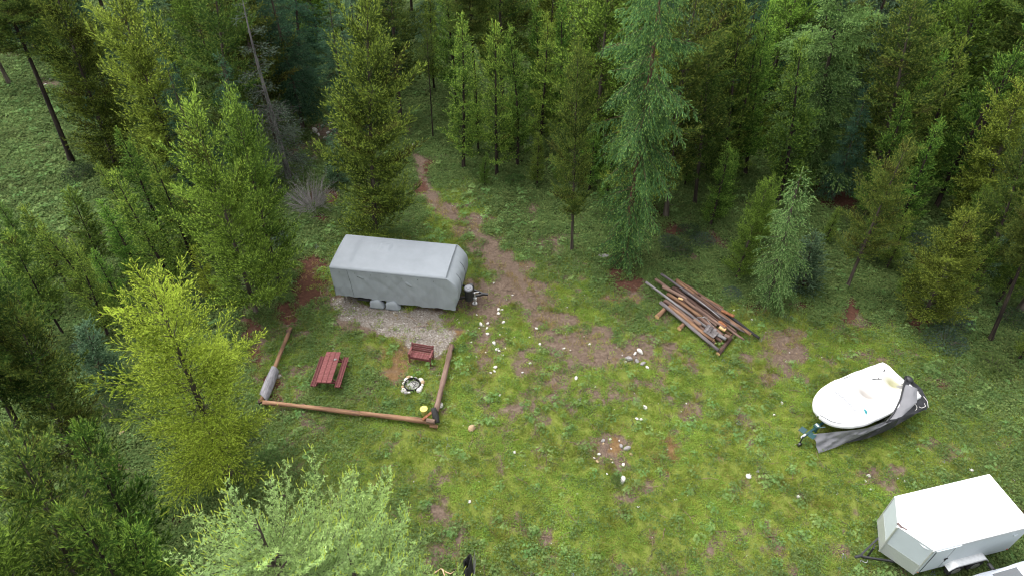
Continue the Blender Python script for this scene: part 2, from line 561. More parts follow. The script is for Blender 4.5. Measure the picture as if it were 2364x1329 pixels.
def leaf_clump(seed, n, r, h, size, c0, c1, tilt=.7, long=1.6, tall=False):
    g = np.random.default_rng(seed)
    a = g.random(n) * 6.283
    rr = r * np.sqrt(g.random(n))
    zz = h * (1 - (rr / r) ** 2 * .7) * (.35 + .65 * g.random(n))
    c = np.stack([rr * np.cos(a), rr * np.sin(a), zz], 1)
    d = np.stack([np.cos(a), np.sin(a), np.zeros(n)], 1) + g.normal(0, tilt, (n, 3))
    d[:, 2] = d[:, 2] * .5 - .1
    d /= np.linalg.norm(d, axis=1)[:, None]
    s = np.cross(d, np.array([0, 0, 1.]) + g.normal(0, .35, (n, 3)))
    s /= np.linalg.norm(s, axis=1)[:, None]
    L = (size * (.6 + .7 * g.random(n)))[:, None]
    V = np.stack([c, c + d * L * .5 + s * L / long / 2, c + d * L, c + d * L * .5 - s * L / long / 2], 1).reshape(-1, 3)
    k = np.arange(n)[:, None] * 4
    T = np.concatenate([k + [0, 1, 2], k + [0, 2, 3]])
    f = g.random((n, 1))
    C = np.repeat((np.array(c0) * (1 - f) + np.array(c1) * f), 4, 0)
    return V, T, C

def palmate(seed, leaves, c0, c1):
    g = np.random.default_rng(seed)
    Vs, Cs = [], []
    for i in range(leaves):
        a = g.random() * 6.283
        r = .03 + .2 * g.random()
        c = np.array([r * math.cos(a), r * math.sin(a), .08 + .2 * g.random()])
        nrm = np.array([math.cos(a) * .35, math.sin(a) * .35, 1]) + g.normal(0, .2, 3)
        nrm /= np.linalg.norm(nrm)
        e1 = np.cross(nrm, [1, .1, 0]); e1 /= np.linalg.norm(e1)
        e2 = np.cross(nrm, e1)
        col = np.array(c0) + (np.array(c1) - np.array(c0)) * g.random()
        for k in range(7):
            t = k / 7 * 6.283 + g.random() * .3
            d = e1 * math.cos(t) + e2 * math.sin(t) + nrm * .25
            s = np.cross(nrm, d)
            L = .05 + .025 * g.random()
            Vs += [c, c + d * L * .6 + s * .009, c + d * L, c + d * L * .6 - s * .009]
            Cs += [col * (.85 + .3 * g.random())] * 4
    V = np.array(Vs); n = len(V) // 4
    k = np.arange(n)[:, None] * 4
    return V, np.concatenate([k + [0, 1, 2], k + [0, 2, 3]]), np.array(Cs)

YG, GG, DG, BL = (.335, .40, .065), (.20, .305, .055), (.055, .105, .028), (.085, .155, .062)
T_grass = [templ("grass_tuft", *grass_tuft(10 + i, 26, .12, .12, .011, YG, GG, .8), M['ground_leaf']) for i in range(4)]
T_dry = [templ("dry_grass_tuft", *grass_tuft(30 + i, 22, .13, .12, .010, (.40, .29, .14), (.30, .27, .08), .9), M['ground_leaf']) for i in range(2)]
T_long = [templ("long_grass_tuft", *grass_tuft(40 + i, 46, .10, .36, .012, (.26, .27, .06), (.19, .23, .04), .95), M['ground_leaf']) for i in range(2)]
T_leaf = [templ("low_leaf_clump", *leaf_clump(50 + i, 30, .15, .09, .05, GG, (.20, .29, .05)), M['ground_leaf']) for i in range(3)]
T_wood = [templ("woodland_leaf_clump", *leaf_clump(60 + i, 34, .22, .2, .07, (.085, .14, .042), (.17, .24, .078)), M['ground_leaf']) for i in range(4)]
T_lup = [templ("palmate_leaf_plant", *palmate(70 + i, 16, (.15, .27, .08), (.25, .37, .13)), M['ground_leaf']) for i in range(3)]
fl_v, fl_t, fl_c = leaf_clump(90, 4, .05, .12, .035, (.7, .7, .66), (.8, .8, .72))
T_flw = [templ("white_flower", fl_v, fl_t, fl_c, M['ground_leaf'])]
fl_v, fl_t, fl_c = leaf_clump(91, 26, .07, .34, .03, (.20, .20, .42), (.30, .32, .50), .9)
T_blu = [templ("blue_flower_spikes", fl_v, fl_t, fl_c, M['ground_leaf'])]

def scatter(name, pts, scl, tint, idx, rot, temps, label, cat):
    """one object: a cloud of points, each carrying one of the small plant meshes"""
    c = bpy.data.collections.new(name + "_kinds")
    for t in temps:
        c.objects.link(t)
    me = bpy.data.meshes.new(name)
    me.vertices.add(len(pts))
    me.vertices.foreach_set("co", np.ascontiguousarray(pts, dtype=np.float32).ravel())
    for n, v, ty in (("scl", scl, 'FLOAT'), ("tint", tint, 'FLOAT')):
        a = me.attributes.new(n, ty, 'POINT'); a.data.foreach_set("value", np.ascontiguousarray(v, dtype=np.float32))
    a = me.attributes.new("idx", 'INT', 'POINT'); a.data.foreach_set("value", np.ascontiguousarray(idx, dtype=np.int32))
    a = me.attributes.new("rot", 'FLOAT_VECTOR', 'POINT'); a.data.foreach_set("vector", np.ascontiguousarray(rot, dtype=np.float32).ravel())
    o = link(name, me)
    ng = bpy.data.node_groups.new(name, 'GeometryNodeTree')
    ng.interface.new_socket("Geometry", in_out='INPUT', socket_type='NodeSocketGeometry')
    ng.interface.new_socket("Geometry", in_out='OUTPUT', socket_type='NodeSocketGeometry')
    gi, go = ng.nodes.new("NodeGroupInput"), ng.nodes.new("NodeGroupOutput")
    ip = ng.nodes.new("GeometryNodeInstanceOnPoints")
    ci = ng.nodes.new("GeometryNodeCollectionInfo")
    ci.inputs["Collection"].default_value = c
    ci.inputs["Separate Children"].default_value = True
    ci.inputs["Reset Children"].default_value = True
    ip.inputs["Pick Instance"].default_value = True
    def attr(n, t):
        k = ng.nodes.new("GeometryNodeInputNamedAttribute"); k.data_type = t; k.inputs["Name"].default_value = n
        return k.outputs["Attribute"]
    L = ng.links.new
    L(gi.outputs[0], ip.inputs["Points"]); L(ci.outputs[0], ip.inputs["Instance"])
    L(attr("idx", 'INT'), ip.inputs["Instance Index"])
    L(attr("rot", 'FLOAT_VECTOR'), ip.inputs["Rotation"])
    L(attr("scl", 'FLOAT'), ip.inputs["Scale"])
    L(ip.outputs[0], go.inputs[0])
    md = o.modifiers.new("scatter", 'NODES'); md.node_group = ng
    return tag(o, label, cat, kind="stuff")

rng = np.random.default_rng(11)
NC = 690000
cx, cy = rng.uniform(-58, 58, NC), rng.uniform(4.5, 69, NC)
qx, qy = proj(cx, cy, 0)
ok = (qx > -320) & (qx < 2684) & (qy > -60) & (qy < 1620)
cx, cy = cx[ok], cy[ok]
ff = fields(cx, cy)
dist = np.sqrt(cx ** 2 + cy ** 2 + CAM_H ** 2)
thin = np.clip((34 / dist) ** 1.4, 0, 1)
u = rng.random(len(cx))
patch = fbm(cx, cy, 1.1, 61)                # where broad leaves rather than grass
tone = fbm(cx, cy, 1.8, 77)
# nothing grows under the wheels of the covered trailer, in the fire ring or under the log stack
for (a, b_, ra, rb) in ((922, 690, 150, 26), (952, 890, 17, 14)):
    px_, py_ = proj(cx, cy, 0)
    ff['cover'] = np.where(((px_ - a) / ra) ** 2 + ((py_ - b_) / rb) ** 2 < 1, ff['cover'] * .35, ff['cover'])
# height of the ground sheet under each plant
zz = (fbm(cx, cy, 1.6, 40) - .5) * .09 + (fbm(cx, cy, .5, 44, 2) - .5) * .04 - .02

def emit(name, prob, temps, smin, smax, label, cat, seed, tone_shift=0.0):
    g = np.random.default_rng(seed)
    sel = g.random(len(cx)) < prob * thin
    n = int(sel.sum())
    pts = np.stack([cx[sel], cy[sel], zz[sel]], 1)
    tint = np.clip(.5 + (tone[sel] - .5) * 1.3 + g.normal(0, .16, n) + tone_shift, 0, 1)
    far = np.clip(dist[sel] / 34, 1, 1.6)
    rot = np.stack([g.normal(0, .12, n), g.normal(0, .12, n), g.random(n) * 6.283], 1)
    return scatter(name, pts, g.uniform(smin, smax, n) * far, tint, g.integers(0, len(temps), n), rot, temps, label, cat)

cl, cv = ff['clear'], ff['cover']
g_ok = sstep(.12, .55, cv)
emit("meadow_grass", cl * g_ok * .52 * (1.15 - patch) + .04 * cl * cv, T_grass, .6, 1.25, "short yellow-green grass growing in uneven patches over the clearing", "grass", 1)
emit("dry_grass", cl * (.075 + .22 * ff['rust'] + .13 * sstep(.2, .5, ff['dirt']) * (ff['gravel'] < .3)) * sstep(.42, .6, fbm(cx, cy, .9, 91)), T_dry, .6, 1.2,
     "straw-coloured dry grass scattered over bare brown patches of the clearing", "grass", 2)
emit("meadow_leaves", cl * g_ok * sstep(.42, .62, patch) * .5 + .03 * cl, T_leaf, .6, 1.3, "small round green leaves growing low between the clearing grass", "ground cover", 3)
emit("leafy_meadow_plants", (cl * sstep(.52, .68, fbm(cx, cy, 1.6, 95)) * .026 + .006 + .035 * ff['meadow']) * sstep(.15, .4, cv), T_lup, .6, 1.25,
     "blue-green palmate leaf rosettes dotted through the clearing grass", "wild plants", 4)
emit("long_grass", cl * sstep(.60, .72, fbm(cx, cy, 2.0, 97)) * .02 * g_ok, T_long, .6, 1.1, "longer pale grass tufts standing in the clearing", "grass", 5)
emit("white_meadow_flowers", cl * .004 + .001, T_flw, .6, 1.3, "tiny white flowers dotted over the clearing", "flowers", 6)
emit("blue_meadow_flowers", cl * sstep(.6, .75, fbm(cx, cy, 2.4, 99)) * .012 * g_ok, T_blu, .6, 1.1, "pale blue flower spikes among the clearing grass", "flowers", 7)
fo = 1 - cl * .93
emit("woodland_ground_cover", fo * sstep(.25, .62, cv + .12) * .62, T_wood, .6, 1.35, "leafy green undergrowth covering the ground between the conifers", "undergrowth", 8, -.05)

# ------------------------------------------------------------------ conifers
def unit(a):
    return a / np.maximum(np.linalg.norm(a, axis=-1, keepdims=True), 1e-9)

def needles(rng, p, d, L, col, k, spread, nl, nw, tipcol=None, tipf=0.0):
    """each shoot: k narrow needle bundles set round its axis"""
    S = len(p)
    a = rng.random((S, k)) ** .8
    a[:, 0] = .92
    ph = rng.random((S, k)) * 6.283
    ref = np.where(np.abs(d[:, 2:3]) < .9, np.array([[0, 0, 1.]]), np.array([[1., 0, 0]]))
    e1 = unit(np.cross(ref, d))
    e2 = np.cross(d, e1)
    r = np.cos(ph)[..., None] * e1[:, None] + np.sin(ph)[..., None] * e2[:, None]
    al = spread * (.6 + .7 * rng.random((S, k)))
    al[:, 0] *= .25
    n = np.cos(al)[..., None] * d[:, None] + np.sin(al)[..., None] * r
    t = np.cross(d[:, None], r)
    b = p[:, None] + d[:, None] * (a * L[:, None])[..., None]
    ln = (nl * (.65 + .7 * rng.random((S, k))))[..., None]
    w = (nw * (.7 + .6 * rng.random((S, k))))[..., None]
    V = np.stack([b - t * w / 2, b + t * w / 2, b + n * ln], 2).reshape(-1, 3)
    c = col[:, None, :] * (.78 + .44 * rng.random((S, k, 1)))
    if tipcol is not None:
        m = (np.clip((a - (1 - tipf)) / max(tipf, .01), 0, 1) > .4)[..., None]
        c = np.where(m, np.array(tipcol) * (.8 + .4 * rng.random((S, k, 1))), c)
    C = np.repeat(c.reshape(-1, 3), 3, 0)
    return V, C

class Tubes:
    def __init__(s):
        s.V, s.F, s.n = [], [], 0

    def add(s, pts, rad, n=4):
        pts = np.asarray(pts, float)
        rad = np.asarray(rad, float)
        d = np.gradient(pts, axis=0)
        d = unit(d)
        ref = np.array([0, 0, 1.]) if abs(d[0, 2]) < .9 else np.array([1., 0, 0])
        e1 = unit(np.cross(ref, d))
        e2 = np.cross(d, e1)
        a = np.arange(n) / n * 6.283
        V = pts[:, None] + (np.cos(a)[None, :, None] * e1[:, None] + np.sin(a)[None, :, None] * e2[:, None]) * rad[:, None, None]
        m = len(pts)
        i = np.arange(m * n).reshape(m, n)
        f = np.stack([i[:-1], np.roll(i, -1, 1)[:-1], np.roll(i, -1, 1)[1:], i[1:]], -1).reshape(-1, 4) + s.n
        s.V.append(V.reshape(-1, 3)); s.F.append(f); s.n += m * n

    def mesh(s, name, mat):
        return np_mesh(name, np.concatenate(s.V), np.concatenate(s.F), mat, smooth=True)

def conifer(seed, H=10, cb=.1, R=1.2, nb=160, prof='cone', e_top=40, e_bot=5, curve=.15, tw=.42, twsp=.16, twang=52, hang=0.0, up=.25,
            sp=.13, L=.14, k=9, spread=.75, nl=.07, nw=.02, c0=(.06, .10, .02), c1=(.10, .14, .03), tip=None, tipf=.3, lean_rand=.1,
            gaps=.0, clump=.0, dead=0, tr=None, bark='bark', candles=0, sway=.06, whorl=0, minlen=.18, limb=.016, top_pow=.8, dead_len=.7, brown=0.0):
    g = np.random.default_rng(seed)
    tr = tr or H * .011
    tb = Tubes()
    # trunk
    nz = 14
    zt = np.linspace(-.15, H * .985, nz)
    bend = g.normal(0, sway, 2)
    ph = g.random() * 6.28
    trunk_xy = lambda z: np.stack([bend[0] * H * .3 * np.sin(z / H * 3 + ph) * (z / H), bend[1] * H * .3 * np.sin(z / H * 2.4 + ph) * (z / H)], -1)
    pts = np.concatenate([trunk_xy(zt), zt[:, None]], 1)
    rad = tr * (1 - zt / H) ** .85 + .008
    rad[0] *= 1.35
    tb.add(pts, rad, 9)
    P_, D_, L_, C_ = [], [], [], []
    for i in range(nb):
        f = (i + g.random()) / nb
        if whorl:
            f = (math.floor(f * whorl) + .12 * g.random()) / whorl + .4 / whorl * g.random() * .3
        t = f ** top_pow                               # 0 at the tip, 1 at the foot of the crown
        z0 = H * (1 - t * (1 - cb))
        if prof == 'cone':
            w = t ** .75 * (1 - .25 * max(0, t - .8) / .2)
        elif prof == 'column':
            w = min(1, (t * 2.4) ** .7) * (1 - .25 * max(0, t - .75) / .25)
        elif prof == 'spindle':
            w = min(1, (t * 2.6) ** .6) * (1 - .62 * max(0, t - .4) / .6)
        elif prof == 'round':
            w = math.sin(min(1, t * 1.15 + .08) * math.pi * .62) ** .8
        else:
            w = min(1, (t * 1.7) ** .8)
        bl = R * w * (g.uniform(.5, 1.0) if g.random() < .6 else g.uniform(.9, 1.28)) + minlen * .5
        az = g.random() * 6.283
        if gaps and g.random() < gaps:
            continue
        if clump:
            s_ = math.sin(az * 2 + z0 * 1.7) * math.sin(az * 3 - z0 * 2.3 + 1)
            bl *= 1 + clump * s_
        el = math.radians(e_top + (e_bot - e_top) * t + g.normal(0, 7))
        hd = np.array([math.cos(az), math.sin(az), 0])
        s = np.linspace(0, 1, 6)
        o = np.append(trunk_xy(np.array(z0)), z0)
        cur = curve * g.uniform(.7, 1.3)
        path = lambda q: o + np.outer(q * math.cos(el) * bl, hd) + np.outer((q * math.sin(el) + cur * q * q) * bl, [0, 0, 1]) + np.outer(q * q * bl * lean_rand * math.sin(az * 5 + z0), np.cross(hd, [0, 0, 1]))
        pp = path(s)
        tb.add(pp, (limb * (.35 + .65 * t)) * (1 - .8 * s) * min(1, bl + .3) + .003, 3)
        tan = unit(path(s + .02) - path(s - .02))
        nt = max(2, int(bl / twsp * 2))
        st = .12 + .88 * ((np.arange(nt) + g.random(nt)) / nt)
        st = np.minimum(st, 1)
        q = path(st)
        tg = unit(path(st + .02) - path(st - .02))
        side = np.where(np.arange(nt) % 2, 1., -1.)[:, None] * unit(np.cross(tg, [0, 0, 1.]))
        tl = np.maximum(bl * tw * (1.05 - st) ** .65 * g.uniform(.6, 1.2, nt), minlen * g.uniform(.5, 1.1, nt))
        an = math.radians(twang) * g.uniform(.55, 1.15, nt)
        an = np.where(st > .93, an * .3, an)[:, None]
        td = unit(np.cos(an) * tg + np.sin(an) * side + np.array([0, 0, 1.]) * (up * .5 - hang) + g.normal(0, .16, (nt, 3)))
        ns = np.maximum(1, np.ceil(tl / sp).astype(int))
        ti = np.repeat(np.arange(nt), ns)
        off = np.concatenate([np.arange(m) for m in ns]) + 1.0
        fr = (off - .5 * g.random(len(ti))) / ns[ti]
        sag = hang * .5 * tl[ti] * fr ** 2
        p = q[ti] + td[ti] * (tl[ti] * fr)[:, None] - np.array([0, 0, 1.]) * sag[:, None]
        dd = unit(td[ti] + g.normal(0, .42, (len(ti), 3)) + np.array([0, 0, 1.]) * (up - hang * .6))
        bc = (np.array(c0) + (np.array(c1) - np.array(c0)) * g.random()) * g.uniform(.8, 1.2)
        if brown and g.random() < brown:
            bc = bc * .45 + np.array([.085, .055, .022]) * .55
        P_.append(p); D_.append(dd); L_.append(L * g.uniform(.7, 1.25, len(ti)))
        C_.append(bc * (g.uniform(.62, 1.32, (nt, 1)))[ti] * g.uniform(.9, 1.1, (len(ti), 1)))
        # spine of the branch carries foliage too
        m2 = max(2, int(bl / sp))
        s2 = .2 + .8 * g.random(m2)
        P_.append(path(s2)); D_.append(unit(unit(path(s2 + .02) - path(s2 - .02)) + g.normal(0, .4, (m2, 3)) + np.array([0, 0, 1.]) * up))
        L_.append(L * g.uniform(.7, 1.25, m2)); C_.append(np.repeat(bc[None], m2, 0))
    p, d, l, c = (np.concatenate(a) for a in (P_, D_, L_, C_))
    V, C = needles(g, p, d, l, c, k, spread, nl, nw, tip, tipf)
    # leader and candles: pale upright new growth at the top of the tree
    lead = np.stack([np.zeros(12), np.zeros(12), np.linspace(H * .93, H * 1.0, 12)], 1)
    lead[:, :2] += trunk_xy(np.linspace(H * .93, H, 12))
    V2, C2 = needles(g, lead, np.tile([[0, 0, 1.]], (12, 1)), np.full(12, L), np.tile(np.array([tip or c1]), (12, 1)), k, spread, nl, nw)
    V, C = np.concatenate([V, V2]), np.concatenate([C, C2])
    if candles:
        hi = np.argsort(-p[:, 2] + g.random(len(p)) * H * .5)[:candles]
        n_ = len(hi)
        V3, C3 = needles(g, p[hi], unit(np.array([[0, 0, 1.]]) + g.normal(0, .2, (n_, 3)) + d[hi] * .3), np.full(n_, L * 1.6), np.tile(np.array([tip or c1]) * 1.1, (n_, 1)), 6, .3, nl * .7, nw * .8)
        V, C = np.concatenate([V, V3]), np.concatenate([C, C3])
    # dead branches low on the stem
    for i in range(dead):
        z0 = H * g.uniform(.06, cb + .35)
        az = g.random() * 6.283
        hd = np.array([math.cos(az), math.sin(az), g.normal(-.1, .25)])
        n_ = 5
        s = np.linspace(0, 1, n_)[:, None]
        bl = g.uniform(.4, 1.1) * dead_len
        o = np.append(trunk_xy(np.array(z0)), z0)
        path = o + s * hd * bl + np.cumsum(g.normal(0, .05 * bl, (n_, 3)), 0) * s
        tb.add(path, .011 * (1 - .8 * s[:, 0]), 3)
        for j in range(3):
            q = path[g.integers(1, n_)]
            e = q + unit(hd + g.normal(0, .7, 3)) * bl * .35
            tb.add([q, (q + e) / 2 + g.normal(0, .03, 3), e], [.006, .005, .002], 3)
    me_t = tb.mesh("trunk", M[bark])
    T = np.arange(len(V), dtype=np.int32).reshape(-1, 3)
    me_c = np_mesh("crown", V, T, M['needle'], col=C)
    return dict(trunk=me_t, crown=me_c, H=H)

PINE0, PINE1, PTIP = (.070, .125, .018), (.125, .195, .028), (.24, .31, .04)
OLV0, OLV1 = (.052, .086, .016), (.105, .145, .024)
FIR0, FIR1 = (.042, .085, .034), (.075, .135, .06)
BLU0, BLU1 = (.065, .125, .075), (.115, .195, .12)
BIG = dict(L=.25, nl=.13, nw=.026, sp=.165, twsp=.21, k=15, minlen=.28, spread=.5)
def sp_(seed, **kw):
    d = dict(BIG); d.update(kw); d['seed'] = seed
    gn = d.pop('gain', 1.25)
    hue = (1.05, 1.04, .95) if seed in (71, 72) else (.94, 1.02, 1.0) if seed == 81 else (.95, 1.0, .82) if seed in (91, 111, 121) else (1.0, 1.0, 1.1) if seed in (101, 131) else (.90, 1.0, 1.35)
    for k in ('c0', 'c1', 'tip'):
        if d.get(k): d[k] = tuple(v * gn * {'c0': .85, 'c1': 1.0, 'tip': 1.1}[k] * q for v, q in zip(d[k], hue))
    return d
SPEC = {
 'young_pine': [sp_(s, H=10, cb=.1, R=1.35, nb=105, e_top=52, e_bot=14, curve=.2, tw=.42, c0=PINE0, c1=PINE1, tip=PTIP, tipf=.22, candles=120, dead=8, bark='bark_dark', brown=.05, gaps=.08) for s in (1, 2, 3)],
 'dense_pine': [sp_(s, H=12, cb=.02, R=1.75, nb=190, prof='column', e_top=52, e_bot=10, curve=.22, tw=.42, c0=OLV0, c1=(.14, .185, .026), tip=(.24, .295, .035), tipf=.22, candles=150, clump=.4, brown=.06) for s in (11, 12)],
 'olive_pine': [sp_(s, H=12, cb=.2, R=1.7, nb=120, prof='column', e_top=50, e_bot=8, curve=.22, c0=OLV0, c1=OLV1, tip=(.18, .20, .028), tipf=.22, clump=.45, gaps=.12, dead=22, bark='bark', brown=.12) for s in (21, 22, 23)],
 'bushy_pine': [sp_(s, H=10, cb=.06, R=1.8, nb=140, prof='round', e_top=54, e_bot=4, curve=.24, c0=(.085, .125, .018), c1=(.165, .215, .028), tip=(.27, .33, .04), tipf=.25, candles=80, clump=.45, gaps=.05, dead=14, brown=.06) for s in (31, 32)],
 'thin_pine': [sp_(s, H=8, cb=.2, R=1.15, nb=90, e_top=52, e_bot=18, curve=.15, tw=.36, twsp=.24, c0=PINE0, c1=PINE1, tip=PTIP, tipf=.15, candles=30, gaps=.12, dead=12, nl=.15, nw=.03, bark='bark_dark', tr=.055, limb=.01, brown=.08) for s in (41, 42, 43)],
 'tall_pine': [sp_(s, H=16, cb=.55, R=1.9, nb=150, prof='round', e_top=45, e_bot=-5, curve=.2, c0=OLV0, c1=OLV1, tip=(.16, .18, .026), tipf=.2, clump=.4, dead=26, bark='bark_dark', tr=.19, brown=.1) for s in (51, 52)],
 'dark_fir': [sp_(s, H=14, cb=.12, R=2.2, nb=140, e_top=25, e_bot=-18, curve=-.05, tw=.42, hang=.2, up=.02, c0=FIR0, c1=FIR1, tip=(.10, .17, .06), tipf=.2, clump=.3, nl=.12, dead=14, brown=.05) for s in (61, 62)],
 'blue_fir': [sp_(s, H=14, cb=.08, R=2.1, nb=145, e_top=25, e_bot=-18, curve=-.08, tw=.42, hang=.25, up=.0, c0=BLU0, c1=BLU1, tip=(.16, .25, .155), tipf=.25, clump=.4, nl=.12, nw=.03, dead=12) for s in (71, 72)],
 'drooping_spruce': [sp_(81, gain=1.55, H=19, cb=.01, R=2.05, nb=330, prof='spindle', e_top=12, e_bot=-38, curve=-.22, tw=.42, hang=.6, up=-.2, c0=(.055, .115, .042), c1=(.105, .19, .068), tip=(.20, .29, .075), tipf=.2, clump=.45, gaps=.06, sp=.17, twsp=.22, L=.26, nl=.12, nw=.030, k=12, tr=.2, bark='bark_red', dead=10, lean_rand=.25)],
 'layered_cedar': [sp_(91, H=17, cb=.1, R=3.2, nb=150, prof='round', e_top=25, e_bot=-12, curve=-.15, tw=.5, hang=.15, up=.0, twang=42, c0=(.09, .155, .06), c1=(.155, .235, .09), tip=(.21, .29, .115), tipf=.25, clump=.35, L=.26, nl=.14, nw=.042, spread=.5, tr=.2, sp=.2, twsp=.26)],
 'bright_fir': [sp_(101, gain=1.85, H=10.4, cb=.06, R=2.0, nb=150, prof='round', e_top=55, e_bot=-8, curve=.12, tw=.46, hang=.05, up=.15, twang=48, c0=(.12, .155, .02), c1=(.215, .25, .03), tip=(.30, .33, .045), tipf=.3, clump=.28, gaps=.1, k=16, sp=.13, twsp=.18, L=.22, nl=.085, nw=.018, tr=.16, dead=26, lean_rand=.2, dead_len=1.4)],
 'soft_larch': [sp_(111, gain=1.15, H=7.6, cb=.0, R=1.4, nb=150, prof='cone', e_top=20, e_bot=-38, curve=-.12, tw=.42, hang=.45, up=-.1, c0=(.075, .155, .06), c1=(.14, .245, .095), tip=(.22, .32, .14), tipf=.3, clump=.35, k=10, sp=.13, twsp=.17, L=.19, nl=.075, nw=.026, tr=.1, lean_rand=.25)],
 'blue_sapling': [sp_(121, H=4, cb=.0, R=.75, nb=110, e_top=40, e_bot=5, curve=.1, c0=BLU0, c1=(.115, .19, .135), tip=(.16, .24, .16), sp=.13, twsp=.17, L=.16, nl=.08, nw=.028, tr=.05)],
 'yellow_spruce': [sp_(131, H=7, cb=.1, R=1.1, nb=110, e_top=30, e_bot=0, curve=.05, whorl=18, c0=(.18, .22, .025), c1=(.27, .30, .035), tip=(.34, .36, .05), L=.19, nl=.10, nw=.035)],
 'half_dead_fir': [sp_(141, H=13, cb=.1, R=1.7, nb=110, e_top=20, e_bot=-15, curve=-.05, hang=.1, up=0, c0=(.06, .075, .038), c1=(.115, .135, .07), tip=(.16, .19, .10), gaps=.4, dead=120, bark='bark_grey', tr=.17, k=7, clump=.5, dead_len=1.6)],
 'bare_sapling': [sp_(151, H=8, cb=.72, R=.5, nb=26, e_top=45, e_bot=10, c0=OLV0, c1=OLV1, dead=34, bark='bark_dark', tr=.045, k=7, dead_len=.5)],
}
VAR = {}
def variants(kind):
    if kind not in VAR:
        VAR[kind] = [conifer(**dict(s)) for s in SPEC[kind]]
    return VAR[kind]

tree_n = [0]
def tree(kind, bx, by, tx, ty, width, label, group=None, cat="tree", name="conifer_tree", v=None, rz=None):
    """a tree whose foot is seen at (bx, by) and whose tip at (tx, ty)"""
    b = P(bx, by)
    t = PY(tx, ty, b[1])
    h = float(np.linalg.norm(t - b))
    vs = variants(kind)
    tree_n[0] += 1
    V = vs[(tree_n[0] if v is None else v) % len(vs)]
    r = empty(name, b)
    ax = Vector(t - b).normalized()
    q = Vector((0, 0, 1)).rotation_difference(ax)
    spin = Matrix.Rotation(tree_n[0] * 2.399 if rz is None else rz, 4, 'Z')
    r.rotation_euler = (q.to_matrix().to_4x4() @ spin).to_euler()
    s = h / V['H']
    r.scale = (s * width, s * width, s)
    for part in ("trunk", "crown"):
        o = link(part, V[part], r)
    tag(r, label, cat, group)
    return r

